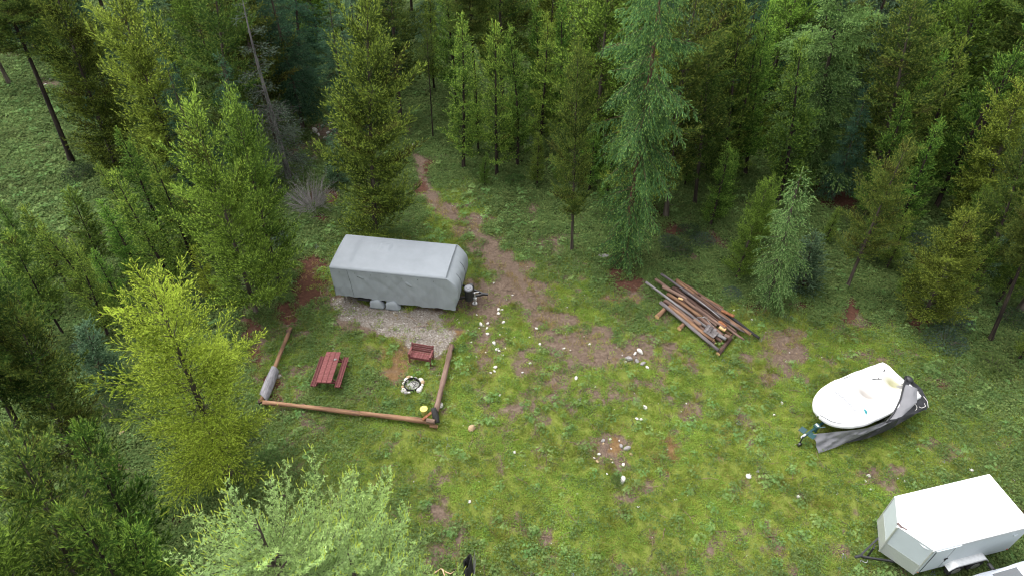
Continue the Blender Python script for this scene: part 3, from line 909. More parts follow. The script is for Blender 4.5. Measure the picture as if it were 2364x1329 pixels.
# ---- the trees one can point to
FE = "conifers round the clearing"
T = [
 # left edge
 ('tall_pine', 168, 378, -60, -170, 1.0, "tall pine with a bare charred lower trunk in the top left corner", 'pine_tree', 0),
 ('dense_pine', 272, 395, 120, -55, .95, "tall olive green pine just right of the bare charred trunk", 'pine_tree', 0),
 ('thin_pine', 182, 225, 76, 15, 1.0, "thin pine sapling behind the bare charred trunk", 'pine_tree', 0),
 ('blue_fir', 384, 282, 335, -110, .95, "blue-green fir with a dark trunk in the upper left forest", 'fir_tree', 0),
 ('olive_pine', 565, 400, 478, -110, .95, "tall yellow-olive pine left of the grey half-dead tree", 'pine_tree', 0),
 ('half_dead_fir', 668, 415, 568, -25, 1.1, "half-dead fir with a pale silver trunk behind the covered trailer", 'fir_tree', 0),
 ('dark_fir', 702, 238, 665, -190, 1.0, "dark green fir between the half-dead fir and the blue-green spruce", 'fir_tree', 0),
 ('blue_fir', 838, 275, 795, -120, 1.05, "pale blue-green spruce behind the dense pine above the covered trailer", 'spruce_tree', 1),
 ('dense_pine', 868, 548, 845, 2, 1.0, "dense pointed olive pine standing directly behind the covered trailer", 'pine_tree', 1),
 ('olive_pine', 924, 275, 905, -150, 1.15, "dark pine with a bare lower stem left of the dirt track", 'pine_tree', 1),
 ('bare_sapling', 1000, 322, 986, 70, 1.0, "bare thin sapling standing beside the start of the dirt track", 'pine_tree', 0),
 ('yellow_spruce', 1130, 170, 1121, 8, .9, "small yellow-green spruce at the top centre of the photo", 'spruce_tree', 0),
 ('young_pine', 1070, 388, 1068, 40, 1.0, "leftmost slim green pine of the group right of the dirt track", 'pine_tree', 0),
 ('young_pine', 1147, 404, 1142, 60, .95, "tallest slim green pine in the middle of the group right of the track", 'pine_tree', 1),
 ('young_pine', 1194, 384, 1192, 66, .9, "rightmost slim pine of the close group right of the dirt track", 'pine_tree', 2),
 ('young_pine', 1104, 352, 1098, 150, .9, "short pine tucked between two slim pines right of the track", 'pine_tree', 3),
 ('young_pine', 1252, 290, 1236, 5, 1.0, "slim green pine behind the close group right of the track", 'pine_tree', 3),
 ('young_pine', 1292, 300, 1297, -5, 1.0, "slim pine with a bright tip left of the big drooping spruce", 'pine_tree', 0),
 ('young_pine', 1344, 285, 1352, 80, .9, "short pine behind the open olive pine left of the drooping spruce", 'pine_tree', 1),
 ('olive_pine', 1320, 578, 1334, 105, .62, "slender open olive pine with bare dead lower twigs left of the drooping spruce", 'pine_tree', 2),
 ('drooping_spruce', 1440, 606, 1545, -190, 1.0, "tall drooping blue-green spruce in the middle of the forest edge", 'spruce_tree', 0),
 ('bushy_pine', 1485, 492, 1528, 90, .8, "green pine half hidden behind the drooping spruce", 'pine_tree', 0),
 ('olive_pine', 1537, 500, 1605, -40, 1.0, "dark olive pine over red needle litter right of the drooping spruce", 'pine_tree', 0),
 ('olive_pine', 1604, 470, 1640, 60, .9, "dark pine with a short bare stem behind the stacked poles", 'pine_tree', 1),
 ('young_pine', 1662, 436, 1716, 15, 1.0, "slender pine with a thin bare stem right of the drooping spruce", 'pine_tree', 1),
 ('young_pine', 1692, 420, 1742, 60, .85, "second slender bare-stemmed pine right of the drooping spruce", 'pine_tree', 2),
 ('young_pine', 1720, 404, 1776, 15, .95, "third slender pine in the row right of the drooping spruce", 'pine_tree', 3),
 ('young_pine', 1640, 350, 1672, 10, .95, "slim pine far back right of the drooping spruce", 'pine_tree', 0),
 ('bushy_pine', 1700, 640, 1775, 420, .8, "small olive pine left of the soft blue-green larch", 'pine_tree', 1),
 ('young_pine', 1795, 470, 1872, 100, 1.1, "yellow-green pine with a pointed top in front of the layered cedar", 'pine_tree', 2),
 ('layered_cedar', 1862, 400, 1965, -130, 1.0, "broad pale green layered cedar at the top right", 'cedar_tree', 0),
 ('soft_larch', 1775, 695, 1856, 396, 1.0, "soft blue-green larch with a curling top beside the stacked poles", 'larch_tree', 0),
 ('blue_sapling', 1852, 665, 1880, 545, 1.3, "small grey-blue sapling just right of the soft larch", 'spruce_tree', 0),
 ('olive_pine', 2012, 455, 2118, -15, 1.1, "open yellow-olive pine right of the layered cedar", 'pine_tree', 2),
 ('young_pine', 2105, 440, 2224, 100, 1.15, "light green pine with a sharp tip in the right forest", 'pine_tree', 3),
 ('young_pine', 1995, 500, 2098, 222, 1.15, "green pine below the open yellow-olive pine", 'pine_tree', 0),
 ('young_pine', 2070, 545, 2168, 280, 1.05, "shorter pine right of the leaning dark trunk", 'pine_tree', 1),
 ('olive_pine', 1955, 664, 2098, 325, .85, "leaning olive pine with a dark bare foot above the boat", 'pine_tree', 0),
 ('bushy_pine', 2128, 738, 2238, 498, 1.15, "squat bushy olive pine above the boat", 'pine_tree', 0),
 ('olive_pine', 2252, 675, 2372, 320, .9, "dark pine with a visible leaning stem at the right edge", 'pine_tree', 1),
 ('tall_pine', 2285, 786, 2440, 420, .9, "pine with a thick bare grey-brown stem at the right edge beyond the boat", 'pine_tree', 1),
 ('young_pine', 2330, 585, 2450, 250, 1.2, "pine growing up out of the right edge of the photo", 'pine_tree', 2),
 ('bushy_pine', 2250, 520, 2350, 210, 1.0, "bushy pine in the dark right forest below the corner", 'pine_tree', 1),
 ('dark_fir', 2160, 330, 2262, -130, 1.0, "dark fir at the top right behind the sharp-tipped pine", 'fir_tree', 0),
 ('olive_pine', 2270, 340, 2400, -90, 1.1, "olive pine in the dark top right corner", 'pine_tree', 0),
 ('dark_fir', 1922, 462, 2010, 190, .9, "dark low fir over red needle litter at the right", 'fir_tree', 1),
 # left of the clearing
 ('bushy_pine', 592, 722, 446, 258, .8, "broad bright pine left of the covered trailer, nearer of a pair", 'pine_tree', 0),
 ('bushy_pine', 644, 645, 532, 235, .72, "broad pine left of the covered trailer, farther of a pair", 'pine_tree', 1),
 ('young_pine', 390, 575, 276, 308, 1.15, "young pine with a bright tip below the tall olive pine at left", 'pine_tree', 0),
 ('young_pine', 332, 560, 224, 382, 1.0, "thin young pine left of the bright-tipped young pine", 'pine_tree', 1),
 ('young_pine', 408, 668, 264, 408, 1.15, "yellow-green young pine at left above the lime green fir", 'pine_tree', 2),
 ('young_pine', 452, 620, 342, 345, .95, "young pine between the yellow-green one and the broad pair", 'pine_tree', 3),
 ('thin_pine', 252, 640, 153, 440, 1.2, "sparse thin pine standing in the leafy slope at left", 'pine_tree', 1),
 ('thin_pine', 163, 672, 58, 485, 1.15, "sparse thin pine right of the small red soil mound", 'pine_tree', 2),
 ('thin_pine', 146, 770, 18, 545, 1.2, "sparse thin pine at the left edge, middle of three", 'pine_tree', 0),
 ('thin_pine', 114, 810, -12, 612, 1.1, "sparse thin pine at the left edge, lowest of three", 'pine_tree', 1),
 ('young_pine', 250, 775, 168, 560, 1.0, "slim pine just left of the lime green fir top", 'pine_tree', 3),
 ('bright_fir', 530, 1095, 345, 636, .96, "big open lime green fir left of the log-edged fire area", 'fir_tree', 0),
 ('blue_sapling', 244, 885, 194, 745, 1.0, "small blue-green sapling left of the lime green fir", 'spruce_tree', 0),
 ('yellow_spruce', 498, 700, 450, 572, .9, "small yellow sapling in front of the broad pine pair", 'spruce_tree', 0),
 ('olive_pine', 204, 1146, 18, 700, .8, "dense dark olive pine at the left edge beside the lime green fir", 'pine_tree', 1),
 ('tall_pine', 130, 1160, -150, 600, 1.0, "pine with a thick dark stem in the lower left corner", 'pine_tree', 0),
 ('thin_pine', 352, 1330, 176, 985, .8, "leaning thin sapling in front of the dark pines at lower left", 'pine_tree', 2),
 ('olive_pine', 230, 1490, 20, 1010, .75, "yellow-green pine rising into the lower left corner", 'pine_tree', 1),
 ('young_pine', 400, 1560, 175, 1190, 1.0, "pine crown at the bottom edge left of the pale larch", 'pine_tree', 0),
 ('young_pine', 440, 1520, 285, 1215, 1.0, "slim pine at the bottom edge beside the pale larch", 'pine_tree', 1),
 ('bushy_pine', 60, 1640, -90, 1210, .7, "olive pine crown filling the bottom left corner", 'pine_tree', 0),
 ('blue_sapling', 783, 425, 768, 318, 1.0, "thin blue-green sapling left of the dense olive pine", 'spruce_tree', 0),
]
for k, bx, by, tx, ty, w, lab, nm, v in T:
    tree(k, bx, by, tx, ty, w, lab, FE, "tree", nm, v)

# ---- the dense stand behind: trees along the top of the photograph
random.seed(4)
BACK = [(1585, 395), (1625, 400), (1765, 350), (1820, 330), (1880, 330), (1930, 300), (1990, 360), (2050, 330), (2110, 370), (2200, 420), (2300, 440), (2160, 480), (2040, 410), (1745, 300), (1680, 310), (1560, 350),
        (2340, 470), (2240, 380), (430, 440), (500, 470), (610, 460), (470, 350), (640, 330), (600, 300), (700, 300), (820, 330), (1100, 290), (1160, 260), (1400, 330), (1380, 250), (300, 330), (250, 300), (2320, 640), (2350, 720), (1245, 350), (1370, 380), (1440, 420)]
for row, (y0, n) in enumerate(((255, 9), (190, 15), (130, 19), (75, 20), (25, 20))):
    for i in range(n):
        bx = -40 + 2450 * (i + .5 * (row % 2) + random.uniform(-.3, .3)) / n
        by = y0 + random.uniform(-24, 24)
        if 640 < bx < 1010 and 255 < by < 420: continue
        if bx < 420 and by > 100 and random.random() < .6: continue
        if 930 < bx < 1000 and by > 200: continue
        BACK.append((bx, by))
kinds = ['olive_pine', 'young_pine', 'dark_fir', 'tall_pine', 'young_pine', 'olive_pine', 'bushy_pine', 'dark_fir', 'blue_fir']
KN = {'olive_pine': ("olive pine", 'pine_tree'), 'young_pine': ("slim green pine", 'pine_tree'), 'dark_fir': ("dark green fir", 'fir_tree'), 'tall_pine': ("high-crowned pine", 'pine_tree'),
      'bushy_pine': ("bushy green pine", 'pine_tree'), 'blue_fir': ("blue-green fir", 'fir_tree')}
ORD = "first second third fourth fifth sixth seventh eighth ninth tenth eleventh twelfth thirteenth fourteenth fifteenth sixteenth seventeenth eighteenth nineteenth twentieth".split()
def ordinal(n):
    return ORD[n] if n < 20 else "twenty-" + ORD[n - 20] if n < 29 else "thirtieth" if n == 29 else "thirty-" + ORD[n - 30]
todo = []
for i, (bx, by) in enumerate(BACK):
    k = kinds[(i * 5 + i // 3) % len(kinds)]
    todo.append((bx, by, k, random.uniform(9, 14.5) * (.8 if k == 'young_pine' else 1)))
seen = {}
for bx, by, k, h in sorted(todo):
    b = P(bx, by)
    tx, ty = proj(b[0] + random.uniform(-.4, .4), b[1], h)
    c = seen.get(k, 0); seen[k] = c + 1
    tree(k, bx, by, tx, ty, random.uniform(.85, 1.1), f"{ordinal(c)} {KN[k][0]} from the left in the dense stand filling the upper forest", "dense stand filling the upper forest", "tree", KN[k][1])

# ---- saplings at the forest edge, in the gaps between the tall trees
SAP = [(1905, 560), (1985, 600), (2045, 620), (2180, 610), (2215, 690), (2300, 700), (2330, 660), (2080, 690), (1640, 520), (1580, 430), (1660, 500), (1240, 430), (1290, 420), (1360, 440), (1120, 430),
       (1180, 350), (1400, 470), (60, 640), (110, 720), (215, 700), (290, 720), (330, 650), (70, 590), (300, 610), (20, 700), (520, 560), (470, 560), (2240, 590), (2350, 830), (1750, 560)]
for i, (bx, by) in enumerate(sorted(SAP)):
    b = P(bx, by)
    tx, ty = proj(b[0], b[1], 2.4 + 3.2 * ((i * 7) % 10) / 10)
    tree('young_pine', bx, by, tx, ty, 1.25, f"{ordinal(i)} young pine sapling from the left in gaps along the forest edge", "pine saplings along the forest edge", "tree", 'pine_tree')

# ---- two larches close to the camera at the bottom edge
def near_larch(seed, H, nb, R, cb, wide, tufts=.034):
    """larch seen from above: long limbs, side twigs set with soft needle tufts, pale new shoots at the ends"""
    g = np.random.default_rng(seed)
    tb = Tubes()
    zt = np.linspace(-.1, H, 12)
    tb.add(np.stack([.05 * np.sin(zt), .05 * np.cos(zt * .8), zt], 1), .17 * (1 - zt / H) ** .8 + .008, 9)
    PP, DD, CC, SP, SD = [], [], [], [], []
    for i in range(nb):
        t = ((i + g.random()) / nb) ** .72
        z0 = H - t * (H * (1 - cb))
        bl = (R * min(1, (t * 2.1) ** .62)) * g.uniform(.7, 1.12) + .18
        az = g.random() * 6.283
        bl *= 1 + wide * max(0, math.cos(az - 0.2))
        el = math.radians(46 - 44 * t ** .6 + g.normal(0, 8))
        hd = np.array([math.cos(az), math.sin(az), 0]); sd = np.cross(hd, [0, 0, 1.])
        wob = g.normal(0, .12)
        path = lambda q: np.array([0, 0, z0]) + np.outer(q * math.cos(el) * bl, hd) + np.outer((q * math.sin(el) - .12 * np.sin(q * 3) + .14 * q ** 3) * bl, [0, 0, 1.]) + np.outer(q * q * bl * wob, sd)
        s = np.linspace(0, 1, 8)
        tb.add(path(s), .024 * (.35 + .65 * t) * (1 - .85 * s) + .003, 4)
        n = max(3, int(bl / .062))
        st = .1 + .9 * (np.arange(n) + g.random(n)) / n
        q = path(st); tg = unit(path(st + .02) - path(st - .02))
        side = np.where(np.arange(n) % 2, 1., -1.)[:, None] * unit(np.cross(tg, [0, 0, 1.]))
        an = np.radians(g.uniform(32, 68, n))[:, None]
        td = unit(np.cos(an) * tg + np.sin(an) * side + np.array([0, 0, .28]) + g.normal(0, .14, (n, 3)))
        tl = np.clip(bl * .34 * (1.12 - st) ** .8, .12, .75) * g.uniform(.55, 1.25, n)
        far = path(np.array([1.0]))[0]
        bc = np.array([.46, .62, .21]) * (1 - .42 * g.random()) + np.array([.0, .02, .03]) * g.random()
        for a in range(n):
            m = max(2, int(tl[a] / tufts))
            f = (np.arange(m) + g.random(m)) / m
            cur = np.array([0, 0, .18]) * (f ** 2 * tl[a])[:, None]
            PP.append(q[a] + td[a] * (tl[a] * f)[:, None] + cur)
            DD.append(unit(g.normal(0, 1, (m, 3)) + np.array([0, 0, .7]) + td[a] * .6))
            CC.append(np.repeat((bc * g.uniform(.85, 1.15))[None], m, 0))
            if g.random() < .75:
                tb.add([q[a], q[a] + td[a] * tl[a] * .5 + cur[m // 2], q[a] + td[a] * tl[a] + cur[-1]], [.005, .004, .002], 3)
            if g.random() < .4:
                SP.append(q[a] + td[a] * tl[a] + cur[-1]); SD.append(unit(td[a] * .8 + np.array([0, 0, 1.0]) + g.normal(0, .2, 3)))
        m = int(bl / tufts)
        f = .12 + .88 * g.random(m)
        PP.append(path(f)); DD.append(unit(g.normal(0, 1, (m, 3)) + np.array([0, 0, .8]))); CC.append(np.repeat(bc[None], m, 0))
        for _ in range(2):
            SP.append(far + g.normal(0, .05, 3)); SD.append(unit(tg[-1] * .6 + np.array([0, 0, 1.]) + g.normal(0, .25, 3)))
    p, d, c = map(np.concatenate, (PP, DD, CC))
    V, C = needles(g, p, d, np.full(len(p), .012), c, 6, 1.2, .058, .020)
    SPa, SDa = np.array(SP), np.array(SD)
    n = len(SPa)
    V2, C2 = needles(g, SPa, SDa, np.full(n, .11), np.tile([[.55, .64, .12]], (n, 1)), 10, .2, .06, .018)
    V, C = np.concatenate([V, V2]), np.concatenate([C, C2])
    return dict(trunk=tb.mesh("trunk", M['bark']), crown=np_mesh("crown", V, np.arange(len(V), dtype=np.int32).reshape(-1, 3), M['larch_needle'], col=C), p=p, H=H)

M['cone'] = m_plain("larch_cone", (.045, .022, .02), .8, 0, .4, 20)
def place_larch(V, tip, h, label, rz):
    t = P(*tip, h)
    r = empty("larch_tree", (t[0], t[1], 0), rz)
    link("trunk", V['trunk'], r); link("crown", V['crown'], r)
    g = np.random.default_rng(3)
    mb = MB()
    mb.tube([(0, 0, -.016), (0, 0, -.008), (0, 0, .006), (0, 0, .016)], [.006, .016, .015, .005], 7)
    first = None
    for q in V['p'][g.integers(0, len(V['p']), 40)]:
        if q[2] < h * .7: continue
        if first is None:
            first = mb.build("cone", M['cone'], r, smooth=True); o = first
        else:
            o = first.copy(); COL.objects.link(o)
        o.location = q + np.array([0, 0, .03]); o.scale = (1.5, 1.5, 1.5)
    return tag(r, label, "tree", "conifers round the clearing")
place_larch(near_larch(201, 13.6, 128, 2.3, .45, .2), (585, 1195), 13.6, "pale green feathery larch crown close up at the bottom edge, left one", 0.0)
place_larch(near_larch(202, 12.4, 92, 1.75, .45, .2), (800, 1262), 12.4, "pale green larch at the bottom edge, right of the larger larch crown", 0.6)

# ------------------------------------------------------------------ shrubs
def shrub_mesh(seed, r, h, n, c0, c1, size=.06):
    V, Tt, C = leaf_clump(seed, n, r, h, size, c0, c1, .8, 1.8)
    g = np.random.default_rng(seed)
    x, y = V[:, 0], V[:, 1]
    V[:, 2] *= .55 + .75 * vnoise(x + 9 * seed, y, .35 * r, seed % 7)
    tb = Tubes()
    for i in range(14):
        a = g.random() * 6.283
        e = np.array([math.cos(a) * r * .8, math.sin(a) * r * .8, h * g.uniform(.3, .8)])
        tb.add([[0, 0, -.05], e * .5 + [0, 0, h * .15], e], [.02, .012, .004], 3)
    return dict(crown=np_mesh("foliage", V, Tt, M['leaf'], col=C), stem=tb.mesh("stem", M['bark']))
SH = {'juniper': shrub_mesh(301, .9, .6, 1500, (.05, .09, .06), (.11, .16, .115), .07),
      'green': shrub_mesh(302, .8, .7, 1300, (.05, .095, .025), (.12, .18, .05), .08),
      'dark': shrub_mesh(303, .9, .8, 1300, (.03, .055, .025), (.065, .10, .045), .08),
      'yellow': shrub_mesh(304, .6, .5, 700, (.16, .20, .03), (.25, .28, .05), .07)}
def shrub(kind, px, py, s, label, rz=0.0, sz=1.0):
    r = empty("shrub", P(px, py), rz)
    r.scale = (s, s, s * sz)
    link("foliage", SH[kind]['crown'], r); link("stem", SH[kind]['stem'], r)
    return tag(r, label, "shrub", "shrubs at the forest edge")
for a in [('juniper', 1545, 562, .75, "grey-blue low juniper beside the drooping spruce"), ('juniper', 2180, 790, 1.1, "grey-green shrub below the squat bushy pine"),
          ('juniper', 2205, 745, .9, "grey-green shrub right of the foot of the squat pine"), ('dark', 185, 410, 1.1, "dark leafy shrub at the foot of the charred trunk"),
          ('dark', 1590, 540, .8, "dark shrub behind the stacked poles"), ('green', 1410, 540, .7, "green shrub left of the drooping spruce foot"),
          ('green', 1190, 420, .8, "leafy shrub at the foot of the close pine group"), ('green', 1640, 500, .9, "leafy shrub among the bare stems behind the poles"),
          ('dark', 2010, 590, 1.0, "dark shrub under the leaning olive pine"), ('green', 2290, 850, 1.0, "leafy shrub at the right edge above the boat"),
          ('green', 2090, 640, .9, "leafy shrub left of the squat bushy pine"), ('dark', 560, 1010, .7, "low shrub at the foot of the lime green fir"),
          ('green', 620, 1060, .6, "small leafy shrub between the fir and the pale larch"), ('juniper', 1690, 680, .6, "small grey shrub left of the soft larch foot"),
          ('dark', 90, 850, 1.0, "dark shrub at the left edge below the thin pines"), ('green', 300, 880, .8, "leafy shrub left of the lime green fir foot"),
          ('yellow', 1410, 1082, .42, "bright leafy weed beside the stony ash heap"), ('yellow', 1538, 1145, .28, "pale yellow rosette plant right of the white stone"),
          ('green', 1425, 1108, .35, "dark green weed below the stony ash heap"), ('yellow', 1862, 1278, .42, "yellow-green leafy weed near the bottom edge"),
          ('dark', 470, 700, .9, "dark shrub under the broad pine pair")]:
    shrub(*a, rz=a[1] * .7)
BR = [(1230, 330), (1075, 330), (1330, 400), (1385, 500), (1620, 560), (1960, 520), (2060, 590), (2160, 660), (2330, 740), (2280, 600), (1840, 520), (1560, 580), (40, 780), (200, 800), (330, 760), (420, 620), (640, 560), (1030, 270), (900, 300), (2110, 560), (150, 620), (260, 950)]
for i, (bx, by) in enumerate(sorted(BR)):
    shrub(('green', 'dark', 'juniper', 'dark')[i % 4], bx, by, .7 + .35 * ((i * 3) % 5) / 5, f"{ordinal(i)} low brush clump from the left on the forest floor", rz=i * 1.3)
# grey twiggy dead bush behind the covered trailer
g = np.random.default_rng(330)
tb = Tubes()
for i in range(170):
    a, r_ = g.random() * 6.283, g.uniform(.3, 1.3)
    o = np.array([math.cos(a) * .4 * g.random(), math.sin(a) * .4 * g.random(), 0])
    e = o + np.array([math.cos(a) * r_, math.sin(a) * r_, g.uniform(.3, 1.5)])
    m = (o + e) / 2 + g.normal(0, .12, 3)
    tb.add([o, m, e], [.012, .008, .003], 3)
    for j in range(4):
        q = m + (e - m) * g.random()
        tb.add([q, q + unit(e - o + g.normal(0, 1.0, 3)) * .35], [.004, .0015], 3)
db = empty("dead_bush", P(722, 478)); db.scale = (1.25, 1.25, 1.1)
link("twigs", tb.mesh("twigs", M['bark_grey']), db)
tag(db, "leafless grey twiggy bush left of the dense olive pine", "bush")

# ------------------------------------------------------------------ stones
M['stone_w'] = m_plain("pale_limestone", (.50, .475, .435), .85, 0, .25, 5, .6)
M['stone_g'] = m_plain("grey_stone", (.22, .205, .20), .85, 0, .35, 5, .6)
M['stone_t'] = m_plain("tan_stone", (.33, .235, .135), .85, 0, .3, 5, .6)
def stone_mesh(seed, mat):
    import bmesh
    bm = bmesh.new()
    bmesh.ops.create_icosphere(bm, subdivisions=2, radius=.5)
    g = np.random.default_rng(seed)
    dirs = unit(g.normal(0, 1, (9, 3)))
    cut = g.uniform(.28, .44, 9)
    for v in bm.verts:
        p = np.array(v.co)
        for d_, c_ in zip(dirs, cut):
            e = p @ d_ - c_
            if e > 0: p = p - d_ * e * .85
        v.co = p
    me = bpy.data.meshes.new("stone")
    bm.to_mesh(me); bm.free()
    me.materials.append(mat)
    return me
STN = {k: [stone_mesh(s + 13 * i, M['stone_' + k]) for s in (401, 402, 403)] for i, k in enumerate('wgt')}
sn = [0]
def stone(px, py, wpx, label, mat='w', asp=.7, group=None, hz=.5, parent=None):
    b = P(px, py)
    dep = b[1] * CT + CAM_H * ST
    w = wpx * dep / F_PX
    sn[0] += 1
    o = link("stone", STN[mat][sn[0] % 3], parent)
    o.location = (b[0], b[1], w * hz * .22)
    o.scale = (w * 1.15, w * 1.15 * asp, w * hz * 1.2)
    o.rotation_euler = (.2 * math.sin(sn[0]), .2 * math.cos(sn[0] * 3), sn[0] * 1.9)
    if parent is None:
        tag(o, label, "stone", group)
    return o
Z8 = [(720, 600, 50), (810, 590, 40), (755, 620, 25), (800, 650, 40), (805, 725, 45), (890, 845, 55), (925, 920, 50), (955, 942, 35), (945, 413, 45), (992, 415, 32), (945, 465, 45), (1010, 575, 45),
      (1435, 655, 40), (1475, 855, 40), (1785, 910, 35), (895, 1200, 40), (905, 1150, 55), (845, 1220, 32), (1940, 1290, 50), (1350, 1100, 35), (780, 960, 27), (600, 830, 27), (670, 480, 25), (440, 575, 24),
      (2110, 855, 32), (965, 735, 30), (1050, 715, 24), (665, 1015, 22), (1010, 995, 24), (1255, 1215, 30), (1865, 930, 22), (1000, 640, 20), (1345, 765, 22), (1035, 905, 20), (1825, 385, 18), (1050, 285, 16), (885, 75, 26), (1125, 230, 26), (2045, 225, 18), (1150, 760, 18), (700, 650, 20)]
for x_, y_, w_ in Z8:
    stone(980 + x_ / 5.54, 640 + y_ / 5.54, w_ / 5.54 * 1.1, "white stone on bare soil right of the covered trailer", 'w', .75, "white stones on the bare soil right of the covered trailer")
for x_, y_, w_, m_, lab in [(1045, 985, 130, 'w', "bright white jagged stone below the stony ash heap"), (1115, 497, 115, 'g', "largest grey stone on the stony ash heap"), (1025, 460, 85, 'g', "flat grey stone left of the largest one on the ash heap"),
                            (745, 375, 85, 'g', "grey stone at the top of the stony ash heap")]:
    stone(1280 + x_ / 6.644, 960 + y_ / 6.644, w_ / 6.644, lab, m_, .65)
for x_, y_, w_ in [(1175, 590, 55), (1055, 745, 62), (680, 585, 52), (655, 700, 60), (890, 710, 38), (610, 640, 34), (520, 530, 42), (855, 355, 44), (805, 885, 36), (745, 425, 50), (870, 500, 34), (990, 375, 34), (870, 665, 34), (500, 570, 30)]:
    stone(1280 + x_ / 6.644, 960 + y_ / 6.644, w_ / 6.644, "small stone of the ash heap in the grass", 'w' if sn[0] % 3 else 't', .75, "small stones of the ash heap in the grass")
stone(1090, 989, 19, "tan boulder lying alone in the grass below the log corner", 't', .85, hz=.7)
stone(1393, 592, 26, "flat grey slab at the forest edge left of the drooping spruce", 'g', .5, hz=.3)
stone(1728, 1100, 15, "white stone alone in the grass left of the box trailer", 'w', .8)
stone(1750, 1088, 9, "small grey stone just right of the white one left of the box trailer", 'g', .8)
stone(1489, 940, 11, "grey-white stone above the ash heap", 'w', .9)
stone(281, 1000, 13, "pale tan stone on the ground left of the lime green fir", 't', .9)
stone(642, 869, 17, "grey stone beside the bark sheet on the left log rail", 'g', .6)
stone(1017, 936, 17, "white stone right of the charred post", 'w', .8)
stone(1012, 929, 11, "smaller white stone touching the right log rail", 'w', .8)
for x_, y_, w_, m_ in [(1478, 812, 17, 'w'), (1466, 816, 10, 'w'), (1452, 828, 18, 'g'), (1470, 833, 14, 'g'), (1484, 840, 16, 'g'), (1494, 848, 10, 'w'), (1444, 836, 8, 'w')]:
    stone(x_, y_, w_, "pale stone on the bare brown patch below the stacked poles", m_, .6, "stones on the bare patch below the poles")
for x_, y_, w_ in [(1663, 691, 7), (1716, 704, 5), (1694, 716, 5), (1704, 714, 4), (1735, 738, 6)]:
    stone(x_, y_, w_, "small white stone on red litter right of the stacked poles", 'w', .8, "white stones right of the poles")
for x_, y_, w_ in [(2005, 1098, 10), (1998, 1110, 7), (2088, 1110, 6), (2092, 1108, 5), (2010, 1129, 6), (2242, 1084, 10), (1805, 930, 8), (1843, 1146, 9), (1787, 957, 6), (1084, 1157, 9), (1335, 1140, 8), (1188, 1044, 9), (1154, 912, 7), (1470, 966, 8), (1480, 968, 8), (1474, 1169, 6)]:
    stone(x_, y_, w_, "small pale stone lying in the clearing grass", 'w', .8, "single pale stones in the grass")
for x_, y_, w_ in [(727, 303, 18), (764, 290, 14), (772, 301, 16), (780, 297, 11), (745, 292, 9), (735, 312, 11), (757, 307, 9), (790, 306, 10), (718, 310, 8), (750, 318, 8)]:
    stone(x_, y_, w_, "white stone in the rocky patch left of the dense olive pine", 'w', .7, "stones in the rocky patch behind the trailer")
for x_, y_, w_ in [(964, 307, 9), (953, 308, 7), (939, 322, 6), (953, 335, 7), (966, 352, 5), (1007, 411, 5)]:
    stone(x_, y_, w_, "pale stone at the far end of the dirt track", 'w' if w_ < 9 else 't', .7, "stones at the far end of the dirt track")
for x_, y_, w_ in [(323, 226, 12), (312, 218, 9), (327, 233, 9), (278, 212, 8), (94, 184, 8), (118, 184, 7), (256, 212, 7), (335, 222, 8), (340, 240, 8), (300, 228, 7), (105, 196, 7), (345, 228, 7), (317, 240, 7)]:
    stone(x_, y_, w_, "white stone on the rocky strip in the top left forest", 'w', .7, "stones on the rocky strip top left")
# loose pebbles
pm = rng.random(len(cx)) < (.012 * cl * ff['dirt'] + .05 * ff['gravel'] + .0015 * cl)
pn = int(pm.sum())
T_peb = [bpy.data.objects.new("pebble", m_) for m_ in (STN['w'][0], STN['g'][1], STN['t'][2], STN['w'][1])]
scatter("pebbles", np.stack([cx[pm], cy[pm], zz[pm] + .012], 1), rng.uniform(.03, .085, pn), rng.random(pn), rng.integers(0, 4, pn), rng.random((pn, 3)) * 6.28, T_peb,
        "tiny loose pebbles strewn over the gravel pad and bare soil", "pebbles")

tm = rng.random(len(cx)) < (.006 * cl + .010)
tn = int(tm.sum())
def twig_t(seed):
    g = np.random.default_rng(seed); tb = Tubes()
    p = np.cumsum(np.concatenate([[[0, 0, .01]], g.normal(0, .03, (4, 3)) * [1, 1, .25] + [.11, 0, 0]]), 0); p[:, 2] = abs(p[:, 2]) + .01
    tb.add(p, [.010, .009, .008, .006, .003], 4); tb.add([p[2], p[2] + [.08, .07, .01]], [.005, .002], 3)
    return bpy.data.objects.new("fallen_twig", tb.mesh("fallen_twig", M['log_pink' if seed % 2 else 'bark']))
scatter("fallen_twigs", np.stack([cx[tm], cy[tm], zz[tm] + .02], 1), rng.uniform(.5, 1.7, tn), rng.random(tn), rng.integers(0, 3, tn), np.stack([np.zeros(tn), np.zeros(tn), rng.random(tn) * 6.28], 1), [twig_t(q) for q in (1, 2, 3)],
        "small fallen twigs littering the ground", "twigs")

# ------------------------------------------------------------------ covered travel trailer
M['cover'] = None
def cloth(name, c, rough=.7, streak=(1, 1, 1), var=.1, wr=.5, scale=1.3, sheen=0.0):
    m, nt, b = new_mat(name)
    n = noise(nt, scale, 5, .6, vec=streak)
    n2 = noise(nt, scale * 9, 4, .6)
    nt.links.new(ramp(nt, [(.3, tuple(x * (1 - var) for x in c)), (.7, tuple(min(1, x * (1 + var)) for x in c))], n).outputs[0], b.inputs["Base Color"])
    b.inputs["Roughness"].default_value = rough
    b.inputs["Specular IOR Level"].default_value = .3
    bump(nt, b, n2, wr, .02)
    return m
M['cover'] = cloth("grey_trailer_cover", (.205, .225, .245), .62, (1, 1, .3), .07, .1)
M['cover_side_brightened'] = cloth("grey_cover_side_brightened", (.275, .30, .32), .66, (2, 2, .4), .08, .1)  # side cloth colour lightened to offset the weak light on that side
M['seam'] = m_plain("dark_seam", (.09, .10, .11), .8)
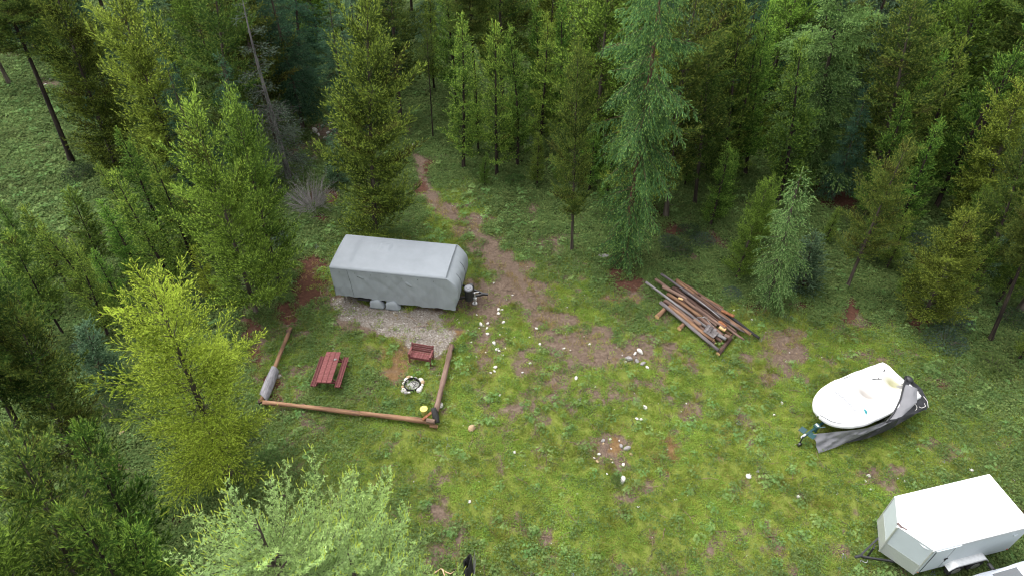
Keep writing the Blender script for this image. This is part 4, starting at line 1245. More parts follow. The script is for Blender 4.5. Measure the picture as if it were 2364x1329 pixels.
M['black'] = m_plain("black_plastic", (.018, .018, .02), .45, 0, .3, 8)
M['rubber'] = m_plain("tyre_rubber", (.022, .021, .022), .85, 0, .3, 12, .2)
M['lid'] = m_plain("grey_plastic_lid", (.19, .195, .215), .5, 0, .1, 8)
M['steel'] = m_plain("galvanised_steel", (.50, .50, .50), .4, .7, .2, 14)

ZR, ZH = 2.38, .52                    # roof edge and hem
cA, cB, cC = Pv(795, 541, ZR), Pv(1064, 566, ZR), Pv(764, 621, ZR)
ex = (cB - cA).normalized()
ey = Vector((-ex.y, ex.x, 0))         # towards the far side
LEN, WID = (cB - cA).length + .22, 2.6
org = (cA + cC) / 2 - ex * .02
camper = empty("covered_trailer", (org.x, org.y, 0), math.atan2(ex.y, ex.x))
tag(camper, "travel trailer wrapped in a fitted grey fabric cover", "trailer")

def cover_pt(x, y, z):
    """shape the box: crowned roof, rounded edges, sloped front nose, folds in the side cloth"""
    hx, hy = LEN / 2, WID / 2
    x0 = x - hx
    r = .10
    zt = ZR + .10
    zc = z
    # front nose (x = LEN): roof rolls over early, belly is fullest at mid height
    u = (z - ZH) / (zt - ZH)
    nose = (.20 * math.sin(min(1, max(0, u * 1.05)) * math.pi) ** .8 - .42 * max(0, (u - .62) / .38) ** 2.0)
    k = max(0, (x - LEN * .72) / (LEN * .28))
    px_, py_ = x0 + nose * k ** 3, y
    # rounded vertical and top edges
    i_x = max(-hx + r, min(hx - r - .16 * k, x0)); i_y = max(-hy + r, min(hy - r, y)); i_z = min(zt - r, z)
    d_ = Vector((x0 - i_x, y - i_y, z - i_z))
    if d_.length > r:
        d2 = d_.normalized() * r
        px_ += d2.x - d_.x; py_ += d2.y - d_.y; zc += d2.z - d_.z
    crown = .06 * (1 - (y / hy) ** 2) * (1 if z > zt - .02 else 0)
    zc += crown
    return [px_, py_, zc]

mb = MB()
def fold(x, z, s):
    w = min(1, max(0, (ZR - z) / .5))
    f = vnoise(np.array(x + .35 * z), np.array(z * .35), .34, 3) - .5 + .6 * (vnoise(np.array(x - .55 * z), np.array(z * .3), .2, 6) - .5)
    d1 = abs(float(vnoise(np.array(x * 1.0 + .9 * z), np.array(z * .2), .55, 9)) - .5) * 2      # long pulled creases
    return (float(f) * .06 - .022 * max(0, .35 - d1) / .35) * w * s
cols_x = np.linspace(0, LEN, 90)
rows_z = np.concatenate([np.linspace(ZH, ZR - .02, 24), [ZR + .03, ZR + .07, ZR + .10]])
def hem(x, side):
    if side == 0:     # near side: lifted at the rear, sagging by the axle
        return .12 * math.exp(-((x - 1.0) / 1.0) ** 2) - .05 - .10 * sstep(2.4, 3.6, x) + .035 * math.sin(x * 5) + .02 * math.sin(x * 11)
    return .03 * math.sin(x * 4)
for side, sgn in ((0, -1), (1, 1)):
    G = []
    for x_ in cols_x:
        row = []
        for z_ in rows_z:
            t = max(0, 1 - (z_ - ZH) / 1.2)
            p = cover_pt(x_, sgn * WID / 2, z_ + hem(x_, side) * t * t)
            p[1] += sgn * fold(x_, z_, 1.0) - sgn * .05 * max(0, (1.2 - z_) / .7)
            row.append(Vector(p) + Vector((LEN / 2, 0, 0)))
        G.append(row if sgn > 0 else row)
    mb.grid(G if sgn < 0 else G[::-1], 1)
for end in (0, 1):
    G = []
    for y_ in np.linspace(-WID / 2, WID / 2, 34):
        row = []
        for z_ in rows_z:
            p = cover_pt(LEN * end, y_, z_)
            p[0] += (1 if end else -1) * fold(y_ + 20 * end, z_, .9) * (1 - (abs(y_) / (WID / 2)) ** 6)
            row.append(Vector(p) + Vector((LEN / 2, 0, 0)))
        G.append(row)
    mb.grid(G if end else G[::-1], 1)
G = []
for x_ in cols_x:
    row = []
    for y_ in np.linspace(-WID / 2, WID / 2, 36):
        p = cover_pt(x_, y_, ZR + .10)
        w = (1 - (2 * y_ / WID) ** 4) * min(1, min(x_, LEN - x_) / .5)
        p[2] += (float(fbm(np.array(x_), np.array(y_), .9, 5)) - .5) * .08 * w
        # stiff vent lid pushing up under the cloth, low puddle dents
        bx_, by_ = abs(x_ - 2.35), abs(y_ - .45)
        p[2] += .055 * (1 - sstep(.22, .34, bx_)) * (1 - sstep(.22, .34, by_))
        p[2] += .05 * (1 - sstep(.3, .55, abs(x_ - .55))) * (1 - sstep(.8, 1.1, abs(y_)))
        p[2] -= .045 * math.exp(-((x_ - 3.2) / .5) ** 2 - ((y_ + .95) / .25) ** 2)
        row.append(Vector(p) + Vector((LEN / 2, 0, 0)))
    G.append(row)
mb.grid(G, 0)
cov = mb.build("cover", [M['cover'], M['cover_side_brightened']], camper, smooth=True)
cov.location = (0, 0, 0)
# stitched seams: eave line, one vertical zip, nose seam
mb = MB()
eave = [Vector(cover_pt(x_, -WID / 2, ZR + .0)) + Vector((LEN / 2, -.012 - fold(x_, ZR, 1), 0)) for x_ in np.linspace(.1, LEN - .25, 40)]
mb.tube(eave, .010, 4)
zipp = [Vector(cover_pt(.9 + .1 * t, -WID / 2, ZR - t * 1.72)) for t in np.linspace(0, 1, 14)]
zipp = [p + Vector((LEN / 2, -fold(.9 + .1 * t, ZR - t * 1.72, 1.0) + .05 * max(0, (1.2 - (ZR - t * 1.72)) / .7) - .008, 0)) for p, t in zip(zipp, np.linspace(0, 1, 14))]
mb.tube(zipp, .008, 4)
for y_ in (-.55, .35):
    nz_ = []
    for t in np.linspace(0, 1, 14):
        z_ = ZR - .25 - t * 1.3
        p = Vector(cover_pt(LEN, y_, z_)); p.x += fold(y_ + 20, z_, .9) + .012
        nz_.append(p + Vector((LEN / 2, 0, 0)))
    mb.tube(nz_, .012, 4)
mb.build("seam", M['seam'], camper)
M['smudge'] = m_plain("dark_cloth_smudge", (.17, .185, .20), .8, 0, .2, 5)  # darker grey line along the lower edge of each flap
for xs, zs, ln2, tl in ((1.35, 2.05, .34, -.1), (3.75, 1.98, .34, -.25)):
    mb = MB(); G2 = []
    for i in range(9):
        t = i / 8; x_ = xs + ln2 * t; row = []
        for j in range(5):
            z_ = zs + tl * t + (.09 - .045 * j) * math.sin(math.pi * (.15 + .7 * t))
            p = Vector(cover_pt(x_, -WID / 2, z_)) + Vector((LEN / 2, -fold(x_, z_, 1.0) + .05 * max(0, (1.2 - z_) / .7) - .006 - .035 * math.sin(math.pi * j / 4) * math.sin(math.pi * t), 0))
            row.append(p)
        G2.append(row)
    mb.grid(G2[::-1]); mb.build("vent_flap", M['cover_side_brightened'], camper, smooth=True)
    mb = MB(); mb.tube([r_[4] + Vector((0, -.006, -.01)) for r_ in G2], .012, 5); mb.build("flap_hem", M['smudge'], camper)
mb = MB()
for k in range(7):
    x_ = .5 + k * .78; p = Vector(cover_pt(x_, -WID / 2, ZR - .16)) + Vector((LEN / 2, -fold(x_, ZR - .16, 1) - .008, 0)); mb.tube([p, p - Vector((0, 0, .05))], .013, 5)
mb.build("eyelet", M['seam'], camper)
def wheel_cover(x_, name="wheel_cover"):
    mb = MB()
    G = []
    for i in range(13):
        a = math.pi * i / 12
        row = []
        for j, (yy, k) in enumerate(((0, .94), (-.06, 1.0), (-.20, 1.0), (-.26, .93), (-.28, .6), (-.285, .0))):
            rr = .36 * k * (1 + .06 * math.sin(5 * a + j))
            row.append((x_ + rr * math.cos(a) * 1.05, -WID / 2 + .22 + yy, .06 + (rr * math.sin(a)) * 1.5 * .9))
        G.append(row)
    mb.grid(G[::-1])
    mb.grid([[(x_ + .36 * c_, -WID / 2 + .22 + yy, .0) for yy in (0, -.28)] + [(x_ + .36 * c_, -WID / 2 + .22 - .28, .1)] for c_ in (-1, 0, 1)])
    return mb.build(name, M['cover_side_brightened'], camper, smooth=True)
XW = ((Pv(872, 706) - Vector((org.x, org.y, 0))).dot(ex), (Pv(908, 711) - Vector((org.x, org.y, 0))).dot(ex))
for x_ in XW: wheel_cover(x_)
# chassis, bumper, tongue with gas bottle box and jack
mb = MB()
for y_ in (-.8, .8): mb.beam((.15, y_, .46), (LEN - .2, y_, .46), .08, .14)
for x_ in (.3, 2, 4, LEN - .4): mb.beam((x_, -.8, .45), (x_, .8, .45), .08, .1)
for x_ in XW:
    for y_ in (-1.05, 1.05): mb.tube([(x_, y_ - .1, .33), (x_, y_ + .1, .33)], .32, 18)
mb.beam((XW[0] - .95, -1.2, .42), (XW[0] - .35, -1.2, .42), .12, .12)
mb.build("chassis", M['black'], camper)
mb = MB()
for s_ in (-1, 1): mb.beam((LEN - .3, .55 * s_, .45), (LEN + 1.0, .03 * s_, .45), .08, .1)
mb.beam((LEN + .9, 0, .47), (LEN + 1.25, 0, .47), .1, .1)
mb.build("tongue", M['black'], camper)
gp = (Pv(1083, 690, .5) - Vector((org.x, org.y, 0))); gxx, gyy = gp.dot(ex), gp.dot(ey)
mb = MB()
for k in range(6):
    mb.tube([(gxx, gyy, .5 + k * .115), (gxx, gyy, .5 + k * .115 + .085)], [.205, .205], 20)
    mb.tube([(gxx, gyy, .5 + k * .115 + .085), (gxx, gyy, .5 + (k + 1) * .115)], [.195, .195], 20)
gb = mb.build("gas_bottle_cover", M['black'], camper)
mb = MB()
mb.tube([(gxx, gyy, 1.19), (gxx, gyy, 1.25), (gxx, gyy, 1.29)], [.225, .225, .19], 22)
mb.tube([(gxx, gyy, 1.29), (gxx, gyy, 1.315)], [.12, .11], 18)
mb.build("lid", M['lid'], gb, smooth=False)
mb = MB()
mb.tube([(gxx + .02, gyy + .40, .5), (gxx + .02, gyy + .40, 1.0), (gxx + .02, gyy + .40, 1.1)], [.17, .17, .12], 16)
mb.build("gas_bottle", M['black'], camper)
jp = (Pv(1096, 692, .25) - Vector((org.x, org.y, 0))); jx, jy = jp.dot(ex), jp.dot(ey)
mb = MB()
mb.tube([(jx, jy, .0), (jx, jy, .04)], .13, 12)
mb.tube([(jx, jy, .04), (jx, jy, .75)], .045, 8)
mb.tube([(jx, jy, .3), (jx + .02, jy, .42)], [.10, .10], 12)
mb.beam((jx - .1, jy, .72), (jx + .2, jy + .1, .72), .03, .03)
mb.build("tongue_jack", M['steel'], camper)
# ------------------------------------------------------------------ white box trailer with a pointed nose
M['white'] = m_plain("white_painted_aluminium", (.44, .49, .51), .4, 0, .03, 3, 0)
M['roofw'] = m_plain("white_roof_sheet", (.80, .80, .80), .5, 0, .02, 2)
M['alu'] = m_plain("bare_aluminium_trim", (.62, .63, .63), .35, .6, .1, 10)
def tread_material():
    m, nt, b = new_mat("tread_plate")
    ck = N(nt, "ShaderNodeTexChecker"); ck.inputs["Scale"].default_value = 38
    tc = N(nt, "ShaderNodeTexCoord"); nt.links.new(tc.outputs["Object"], ck.inputs["Vector"])
    nt.links.new(mix_rgb(nt, ck.outputs["Fac"], (.42, .45, .43), (.58, .61, .58)), b.inputs["Base Color"])
    b.inputs["Roughness"].default_value = .45; b.inputs["Metallic"].default_value = .5
    bump(nt, b, ck.outputs["Fac"], .5, .004)
    return m
M['tread'] = tread_material()
ZT, ZB = 2.2, .46
bE, bF, bH = Pv(2068, 1143, ZT), Pv(2285, 1092, ZT), Pv(2155, 1272, ZT)
ex = (bF - bE).normalized(); ey = Vector((-ex.y, ex.x, 0))
BL, BW = (bF - bE).length, 2.04
o_ = (bE + bH) / 2
box = empty("box_trailer", (o_.x, o_.y, 0), math.atan2(ex.y, ex.x))
tag(box, "white enclosed box trailer with a pointed nose, cut by the bottom right corner", "trailer")
NOSE = .62
plan = [(0, BW / 2), (-NOSE, 0.0), (0, -BW / 2), (BL, -BW / 2), (BL, BW / 2)]
MB().prism(plan, ZB, ZT - .03).build("body", M['white'], box, bevel=.012)
# roof: thin sheet with a rolled lip, crowned a little
pl2 = [(0, BW / 2 + .012), (-NOSE - .014, 0), (0, -BW / 2 - .012), (BL + .012, -BW / 2 - .012), (BL + .012, BW / 2 + .012)]
roof = MB().prism(pl2, ZT - .032, ZT + .012).build("roof", M['roofw'], box, bevel=.012)
mb = MB()
for y_ in (-BW / 2 - .018, BW / 2 + .018): mb.beam((.02, y_, ZT - .05), (BL, y_, ZT - .05), .014, .075)
mb.build("roof_rail", M['alu'], roof)
# scuffed sealant along the far lip and at the nose corner
M['sealant'] = m_plain("dirty_sealant", (.36, .34, .33), .8, 0, .4, 14)
mb = MB(); g = np.random.default_rng(61)
for k in range(15):
    x_ = .35 + k * .23 + g.uniform(-.05, .05)
    mb.box((x_, BW / 2 - .05 - g.uniform(0, .03), ZT + .0145), (g.uniform(.05, .16), g.uniform(.012, .035), .004), Matrix.Rotation(g.uniform(-.5, .5), 3, 'Z'))
mb.build("sealant_marks", M['sealant'], roof)
M['rustdirt'] = m_plain("rusty_seam", (.10, .07, .065), .8, 0, .4, 20)
mb = MB()
mb.box((-NOSE + .07, .02, ZT + .015), (.10, .20, .005), Matrix.Rotation(.2, 3, 'Z'))
mb.box((-NOSE + .16, -.12, ZT + .015), (.16, .06, .005), Matrix.Rotation(-.95, 3, 'Z'))
mb.build("rust_patch", M['rustdirt'], roof)
# nose: tread plate stone guard, corner posts, clearance blister
mb = MB()
for s_ in (1, -1):
    a = Vector((0, s_ * BW / 2, 0)); b_ = Vector((-NOSE, 0, 0))
    nrm = Vector((-(BW / 2), s_ * NOSE, 0)).normalized()
    pts = [a + nrm * .008 + Vector((0, 0, z_)) for z_ in (ZB - .02, ZB + .62)] + [b_ + nrm * .008 + Vector((0, 0, z_)) for z_ in (ZB + .62, ZB - .02)]
    back = [p - nrm * .006 for p in pts]
    mb.add(pts + back, [(0, 1, 2, 3), (7, 6, 5, 4), (0, 4, 5, 1), (1, 5, 6, 2), (2, 6, 7, 3), (3, 7, 4, 0)])
mb.build("stone_guard", M['tread'], box)
mb = MB(); mb.tube([(-NOSE - .008, 0, ZB), (-NOSE - .008, 0, ZT - .04)], .035, 8); mb.build("nose_post", M['alu'], box)
for s_ in (1, -1):
    mb = MB(); mb.tube([(0.0, s_ * (BW / 2 + .004), ZB), (0.0, s_ * (BW / 2 + .004), ZT - .04)], .03, 8); mb.build("corner_post", M['alu'], box)
mb = MB(); d_ = Vector((-NOSE, BW / 2, 0)).normalized()
c_ = Vector((-.13, -BW / 2 + .22, ZT - .12)); mb.tube([c_ - d_ * .28 * Vector((1, -1, 0)).length * 0 + Vector((NOSE * .25, -BW * .125 * 1, 0)) * -1 * 0 + Vector((-.2, .33, 0)) * .45, c_, c_ - Vector((-.2, .33, 0)) * .35], [.012, .05, .012], 8, squash=.5)
mb.build("blister", M['alu'], box)
# side door near the nose, with drip rail, lock bar and hinges
yd = -BW / 2
mb = MB(); mb.box((.58, yd - .008, 1.32), (.74, .012, 1.60), bev=.005); dr = mb.build("door", M['white'], box)
mb = MB()
for x_ in (.205, .955): mb.box((x_, yd - .010, 1.32), (.016, .012, 1.62))
for z_ in (.515, 2.125): mb.box((.58, yd - .010, z_), (.76, .012, .014))
mb.build("door_seal", M['black'], box)
mb = MB(); mb.beam((.86, yd - .03, 1.22), (.99, yd - .03, 1.22), .03, .05); mb.tube([(.90, yd - .045, 1.1), (.90, yd - .045, 1.3)], .014, 6); mb.build("door_latch", M['black'], dr)
mb = MB(); mb.box((.58, yd - .035, 2.145), (.98, .06, .03)); mb.build("drip_rail", M['white'], box)
mb = MB(); mb.box((BL - .45, yd - .02, 1.75), (.16, .04, .08), bev=.01); mb.build("side_vent", M['white'], box)
# rear ramp seam, marker lamps
mb = MB()
for y_ in (-BW / 2 + .06, BW / 2 - .06): mb.box((BL + .008, y_, 1.3), (.012, .03, 1.6))
mb.build("rear_frame", M['alu'], box)
M['amber'] = m_plain("amber_lens", (.55, .16, .02), .3); M['redlens'] = m_plain("red_lens", (.35, .01, .01), .3)
for x_, mt in ((.12, 'amber'), (BL - .1, 'redlens')):
    mb = MB(); mb.box((x_, yd - .012, .56), (.07, .02, .035), bev=.008); mb.build("marker_lamp", M[mt], box)
# fender over two wheels on each side
XWB = (1.62, 2.42)
for s_ in (-1, 1):
    y0 = s_ * BW / 2
    mb = MB(); G = []
    for i in range(17):
        t = i / 16; xx = XWB[0] - .42 + t * (XWB[1] - XWB[0] + .84)
        zz_ = .46 + .36 * min(1, math.sin(min(t, 1 - t) * math.pi * 1.0 + .12) * 1.9) ** .8
        G.append([(xx, y0 - s_ * .01, zz_), (xx, y0 + s_ * .22, zz_), (xx, y0 + s_ * .245, zz_ - .02), (xx, y0 + s_ * .245, zz_ - .07)])
    mb.grid(G if s_ < 0 else [r_[::-1] for r_ in G]); mb.build("fender", M['alu'], box, smooth=True)
    for xx in XWB:
        mb = MB(); mb.tube([(xx, y0 + s_ * .03, .33), (xx, y0 + s_ * .05, .33), (xx, y0 + s_ * .19, .33), (xx, y0 + s_ * .21, .33)], [.28, .33, .33, .28], 24)
        wh = mb.build("wheel", M['rubber'], box, smooth=False)
        mb = MB(); mb.tube([(xx, y0 + s_ * .205, .33), (xx, y0 + s_ * .222, .33)], [.19, .16], 18); mb.build("rim", M['steel'], wh)
mb = MB()
for y_ in (-.85, .85): mb.beam((-.1, y_, ZB - .06), (BL, y_, ZB - .06), .06, .12)
for xx in XWB: mb.tube([(xx, -BW / 2 - .03, .33), (xx, BW / 2 + .03, .33)], .04, 8)
mb.build("chassis", M['black'], box)
mb = MB()
for s_ in (-1, 1): mb.beam((.3, .72 * s_, ZB - .05), (-1.35, .03 * s_, ZB - .05), .06, .09)
mb.build("tongue", M['black'], box)
mb = MB(); mb.beam((-1.30, 0, ZB - .02), (-1.62, 0, ZB - .02), .09, .1, bev=.02); mb.tube([(-1.02, 0, .05), (-1.02, 0, .85)], .035, 8); mb.tube([(-1.02, 0, .82), (-.9, .1, .9)], .02, 6)
mb.build("coupler", M['black'], box)
mb = MB()
for k in range(10):
    a = k * .65; mb.tube([(-1.35 + .03 * k, -.1 + .06 * math.sin(a), .12 + .02 * math.cos(a)), (-1.31 + .03 * k, -.1 + .06 * math.sin(a + .6), .12 + .02 * math.cos(a + .6))], .014, 5)
mb.build("safety_chain", M['steel'], box)

# ------------------------------------------------------------------ boat on its trailer, under torn covers
bu = Vector((math.cos(math.radians(25)), math.sin(math.radians(25)), 0)); bv = Vector((-bu.y, bu.x, 0))
bow = Pv(1884, 953, 1.15)
bo = Vector((bow.x, bow.y, 0)) - bv * .14
BLN, BHW = 4.95, 1.09
def half_w(s):
    return BHW * (1 - (1 - min(1, s / .40)) ** 2.3) ** .55 * (1 - .10 * max(0, s - .6) / .4)
M['hull'] = m_plain("dark_green_hull", (.02, .035, .034), .35, 0, .2, 3)
boat = empty("boat", bo, math.radians(25))
tag(boat, "small dark-hulled motor boat with a rounded bow on a trailer", "boat")
mb = MB(); G = []
for i in range(25):
    s = i / 24 * .92; w = max(.02, half_w(s)); row = []
    for k in range(13):
        a = -1 + 2 * k / 12
        y_ = w * math.copysign(abs(a) ** .8, a)
        z_ = .62 + .50 * abs(a) ** 1.9 - .18 * (1 - abs(a)) * min(1, s * 3) + .08 * (1 - s) * abs(a)
        row.append((s * BLN + .06 - .25 * (1 - abs(a)) * 0 + .35 * (1 - abs(a)) * max(0, 1 - s * 3), y_ * .97, z_))
    G.append(row)
mb.grid(G)
mb.add(G[-1], [tuple(range(13))])
mb.build("hull", M['hull'], boat, smooth=True)
mp = Pv(2098, 876, 1.15) - bo; mx_, my_ = mp.dot(bu), mp.dot(bv)
mb = MB()
mb.tube([(mx_, my_, .35), (mx_, my_, .95)], [.07, .09], 8)
mb.tube([(mx_, my_, .92), (mx_, my_, 1.0), (mx_ - .02, my_, 1.22), (mx_ - .03, my_, 1.31)], [.13, .2, .2, .1], 14, squash=.8)
mo = mb.build("outboard_motor", M['black'], boat, smooth=True)
mb = MB(); mb.tube([(mx_ - .1, my_, 1.1), (mx_ - .5, my_ - .05, 1.15)], [.02, .025], 6); mb.build("tiller", M['steel'], mo)

def boat_cover_material():
    m, nt, b = new_mat("white_boat_cover")
    n = noise(nt, 2.5, 5, .6)
    c = ramp(nt, [(.3, (.62, .62, .62)), (.7, (.70, .70, .70))], n).outputs[0]
    def stain(c, centre, scale, rot, col, lo, hi, n_amp=.5):
        tc = N(nt, "ShaderNodeTexCoord"); mp = N(nt, "ShaderNodeMapping", vector_type='TEXTURE')
        mp.inputs["Location"].default_value = (*centre, 1.1); mp.inputs["Scale"].default_value = (*scale, 5.0); mp.inputs["Rotation"].default_value = (0, 0, rot)
        nt.links.new(tc.outputs["Object"], mp.inputs[0])
        ln = N(nt, "ShaderNodeVectorMath", operation='LENGTH'); nt.links.new(mp.outputs[0], ln.inputs[0])
        ad = N(nt, "ShaderNodeMath", operation='MULTIPLY_ADD'); nt.links.new(n, ad.inputs[0]); ad.inputs[1].default_value = n_amp
        nt.links.new(ln.outputs["Value"], ad.inputs[2])
        r = N(nt, "ShaderNodeMapRange", interpolation_type='SMOOTHSTEP'); r.inputs["From Min"].default_value = hi; r.inputs["From Max"].default_value = lo
        r.inputs["To Min"].default_value = 0; r.inputs["To Max"].default_value = 1
        nt.links.new(ad.outputs[0], r.inputs["Value"])
        return mix_rgb(nt, r.outputs[0], c, tuple(.72 * v + .28 * .5 for v in col))
    c = stain(c, (2.72, .10), (.52, .80), .15, (.54, .52, .48), .9, 1.3)
    c = stain(c, (2.74, .05), (.27, .62), .15, (0.186, 0.161, 0.136), .5, 1.25)
    c = stain(c, (4.22, .05), (.46, .62), .2, (.50, .48, .36), .8, 1.35)
    c = stain(c, (4.28, .02), (.26, .38), .2, (0.186, 0.174, 0.019), .6, 1.3)
    c = stain(c, (4.38, -.32), (.14, .24), .2, (.06, .055, .05), .7, 1.3)
    nt.links.new(c, b.inputs["Base Color"])
    b.inputs["Roughness"].default_value = .55
    bump(nt, b, noise(nt, 7, 4, .6), .15, .02)
    return m
M['bcover'] = boat_cover_material()
bc = empty("boat_cover", bo, math.radians(25))
tag(bc, "white fabric cover stretched over the boat with two dirty puddle hollows", "cover")
mb = MB(); G = []
NS, NT = 70, 41
for i in range(NS):
    s = .0 + (i / (NS - 1)) * .95
    w = max(.03, half_w(s) * 1.03 + .02); row = []
    for k in range(NT):
        a = -1 + 2 * k / (NT - 1)
        ed = max(0, (abs(a) - .84) / .16)
        y_ = w * min(1, abs(a) / .84) * math.copysign(1, a)
        X = s * BLN
        z_ = 1.14 + .13 * (1 - (abs(a) / .84) ** 2) * sstep(.0, .3, s) * (abs(a) < .84) - .13 * ed
        z_ += .10 * sstep(.0, .25, s) * (1 - sstep(.38, .50, s)) * (1 - min(1, abs(a) / .84) ** 2)
        q = ((X - 2.72) / .42) ** 2 + ((y_ - .08) / .58) ** 2
        z_ -= .30 * math.exp(-q)
        q = ((X - 4.25) / .42) ** 2 + ((y_ - .0) / .5) ** 2
        z_ -= .34 * math.exp(-q)
        z_ += .05 * math.exp(-((X - 2.0) / .12) ** 2) + .07 * math.exp(-((X - 3.25) / .2) ** 2) * (1 - min(1, abs(a)) ** 2)
        z_ += (float(vnoise(np.array(X * 1.6 + y_ * 1.1), np.array(y_ * .7), .35, 4)) - .5) * .045
        nearcut = 0
        row.append((X + .0, y_ + .02 * ed * math.copysign(1, a), z_))
    G.append(row)
mb.grid(G)
cv_ = mb.build("cover_cloth", M['bcover'], bc, smooth=True)
sd_ = cv_.modifiers.new("thickness", 'SOLIDIFY'); sd_.thickness = .008; sd_.offset = 1
M['teal'] = m_plain("teal_stripe", (.01, .20, .22), .4); M['greyp'] = m_plain("grey_print", (.36, .365, .38), .6)
# faded strip of printed blocks across the fore deck, seam fold and teal tear
def on_cover(X, y_, dz=.012):
    i = min(NS - 1, max(0, int(round(X / BLN / .95 * (NS - 1)))))
    w = max(.03, half_w(i / (NS - 1) * .95) * 1.03 + .02)
    k = int(round((y_ / w * .84 + 1) / 2 * (NT - 1)))
    p = G[i][min(NT - 1, max(0, k))]
    return Vector((X, y_, p[2] + dz))
for (ya, yb) in ((.62, .44), (.40, .16), (.12, -.22), (-.28, -.55)):
    mb = MB(); mb.beam(on_cover(1.42, ya, .03), on_cover(1.42, yb, .03), .12, .02); mb.build("printed_block", M['greyp'], bc)
M['shadow_fold'] = M['greyp']
mb = MB(); mb.tube([on_cover(1.62 + .10 * abs(math.sin(t * 3.1)), .80 - t * 1.55, .012) for t in np.linspace(0, 1, 14)], [.016] * 14, 6); mb.build("fold", M['bcover'], bc, smooth=True)
mb = MB(); A_, B_, C_ = on_cover(1.78, -.62, .02), on_cover(2.12, -.60, .03), on_cover(1.72, -.84, .0)
mb.add([A_, B_, C_, A_ - Vector((0, 0, .01)), B_ - Vector((0, 0, .01)), C_ - Vector((0, 0, .01))], [(0, 2, 1), (3, 4, 5), (0, 1, 4, 3), (1, 2, 5, 4), (2, 0, 3, 5)])
mb.build("teal_tear", M['teal'], bc)
mb = MB(); mb.tube([on_cover(3.35, .42), on_cover(3.6, .38), on_cover(3.82, .30)], [.022, .014, .02], 6); mb.tube([on_cover(3.7, .36), on_cover(3.75, .44)], .014, 5); mb.build("tear", M['black'], bc)
mb = MB(); mb.tube([on_cover(4.3, .62), on_cover(4.42, .68)], [.03, .012], 6); mb.build("hole", M['black'], bc)
# grey and black side tarp hanging over the near side
M['tarp'] = cloth("silver_grey_tarp", (.165, .165, .175), .42, (1, 1, 1), .08, .25, 2.2)
M['tarp_dark'] = cloth("black_plastic_sheet", (.026, .026, .029), .3, (1, 1, 1), .2, .4, 2.5)
def lerp_line(L, n):
    L = [Vector(p) for p in L]; d = [0]
    for a, b_ in zip(L, L[1:]): d.append(d[-1] + (b_ - a).length)
    out = []
    for i in range(n):
        t = d[-1] * i / (n - 1)
        j = max(k for k in range(len(L) - 1) if d[k] <= t + 1e-9)
        out.append(L[j].lerp(L[j + 1], min(1, (t - d[j]) / max(1e-6, d[j + 1] - d[j]))))
    return out
def sheet(top, bot, n, m, wr, seed, bulge=0.0):
    A_, B_ = lerp_line(top, n), lerp_line(bot, n); G = []
    for i in range(n):
        row = []
        for j in range(m):
            t = j / (m - 1); p = A_[i].lerp(B_[i], t)
            f = (float(vnoise(np.array(i / n * 6. + t * 1.5), np.array(t * 2.0), .5, seed)) - .5) * wr + (float(vnoise(np.array(i / n * 14. - t * 3), np.array(t * 4.), .6, seed + 2)) - .5) * wr * .5
            p = p + Vector((.3, -.75, .6)) * (f * (.3 + .7 * math.sin(t * math.pi)) + bulge * math.sin(t * math.pi))
            p.z = max(p.z, .03)
            row.append(p)
        G.append(row)
    return G
tarp = empty("side_tarp", P(1960, 1020))
tarp_loc = Vector(P(1960, 1020))
tag(tarp, "silver-grey and black tarp hanging off the near side of the boat to the grass", "tarp")
def loc(G): return [[p - tarp_loc for p in r_] for r_ in G]
top1 = [Pv(1876, 1001, .58), Pv(1915, 997, .72), Pv(1958, 993, .92), Pv(2003, 987, 1.02), Pv(2056, 966, 1.06)]
bot1 = [Pv(1890, 1046, .04), Pv(1925, 1033, .10), Pv(1958, 1018, .24), Pv(2003, 999, .66), Pv(2056, 974, .94)]
o2 = MB().grid(loc(sheet(top1, bot1, 46, 14, .16, 3))).build("silver_flap", M['tarp'], tarp, smooth=True)
top2 = [Pv(1945, 1001, .72), Pv(2000, 993, .92), Pv(2052, 971, 1.02), Pv(2085, 945, 1.04), Pv(2112, 925, 1.04)]
bot2 = [Pv(1945, 1024, .20), Pv(2000, 1012, .28), Pv(2055, 990, .42), Pv(2095, 966, .52), Pv(2128, 946, .62)]
MB().grid(loc(sheet([p - Vector((-.02, -.16, .10)) for p in top2], bot2, 46, 12, .10, 9))).build("black_side", M['tarp_dark'], tarp, smooth=True)
top3 = [Pv(2092, 868, 1.26), Pv(2083, 905, 1.22), Pv(2070, 945, 1.14), Pv(2046, 976, 1.06)]
bot3 = [Pv(2103, 874, 1.10), Pv(2128, 897, 1.02), Pv(2143, 925, .86), Pv(2140, 944, .74)]
MB().grid(loc(sheet(top3, bot3, 34, 14, .12, 14, .02))).build("stern_sheet", M['tarp_dark'], tarp, smooth=True)
MB().grid(loc(sheet([Pv(2090, 886, 1.24), Pv(2079, 925, 1.20), Pv(2052, 968, 1.10)], [Pv(2118, 896, 1.20), Pv(2117, 928, 1.17), Pv(2086, 957, 1.16)], 24, 12, .05, 5, .10))).build("grey_stern_flap", M['tarp'], tarp, smooth=True)
mb = MB(); mb.tube([p - tarp_loc for p in lerp_line([Pv(2093, 867, 1.28), Pv(2086, 890, 1.27), Pv(2079, 920, 1.24), Pv(2062, 955, 1.16), Pv(2046, 973, 1.10)], 16)], .035, 7); mb.build("black_hem", M['black'], tarp, smooth=True)
M['rope'] = m_plain("pale_rope", (.55, .53, .5), .9, 0, .2, 20)
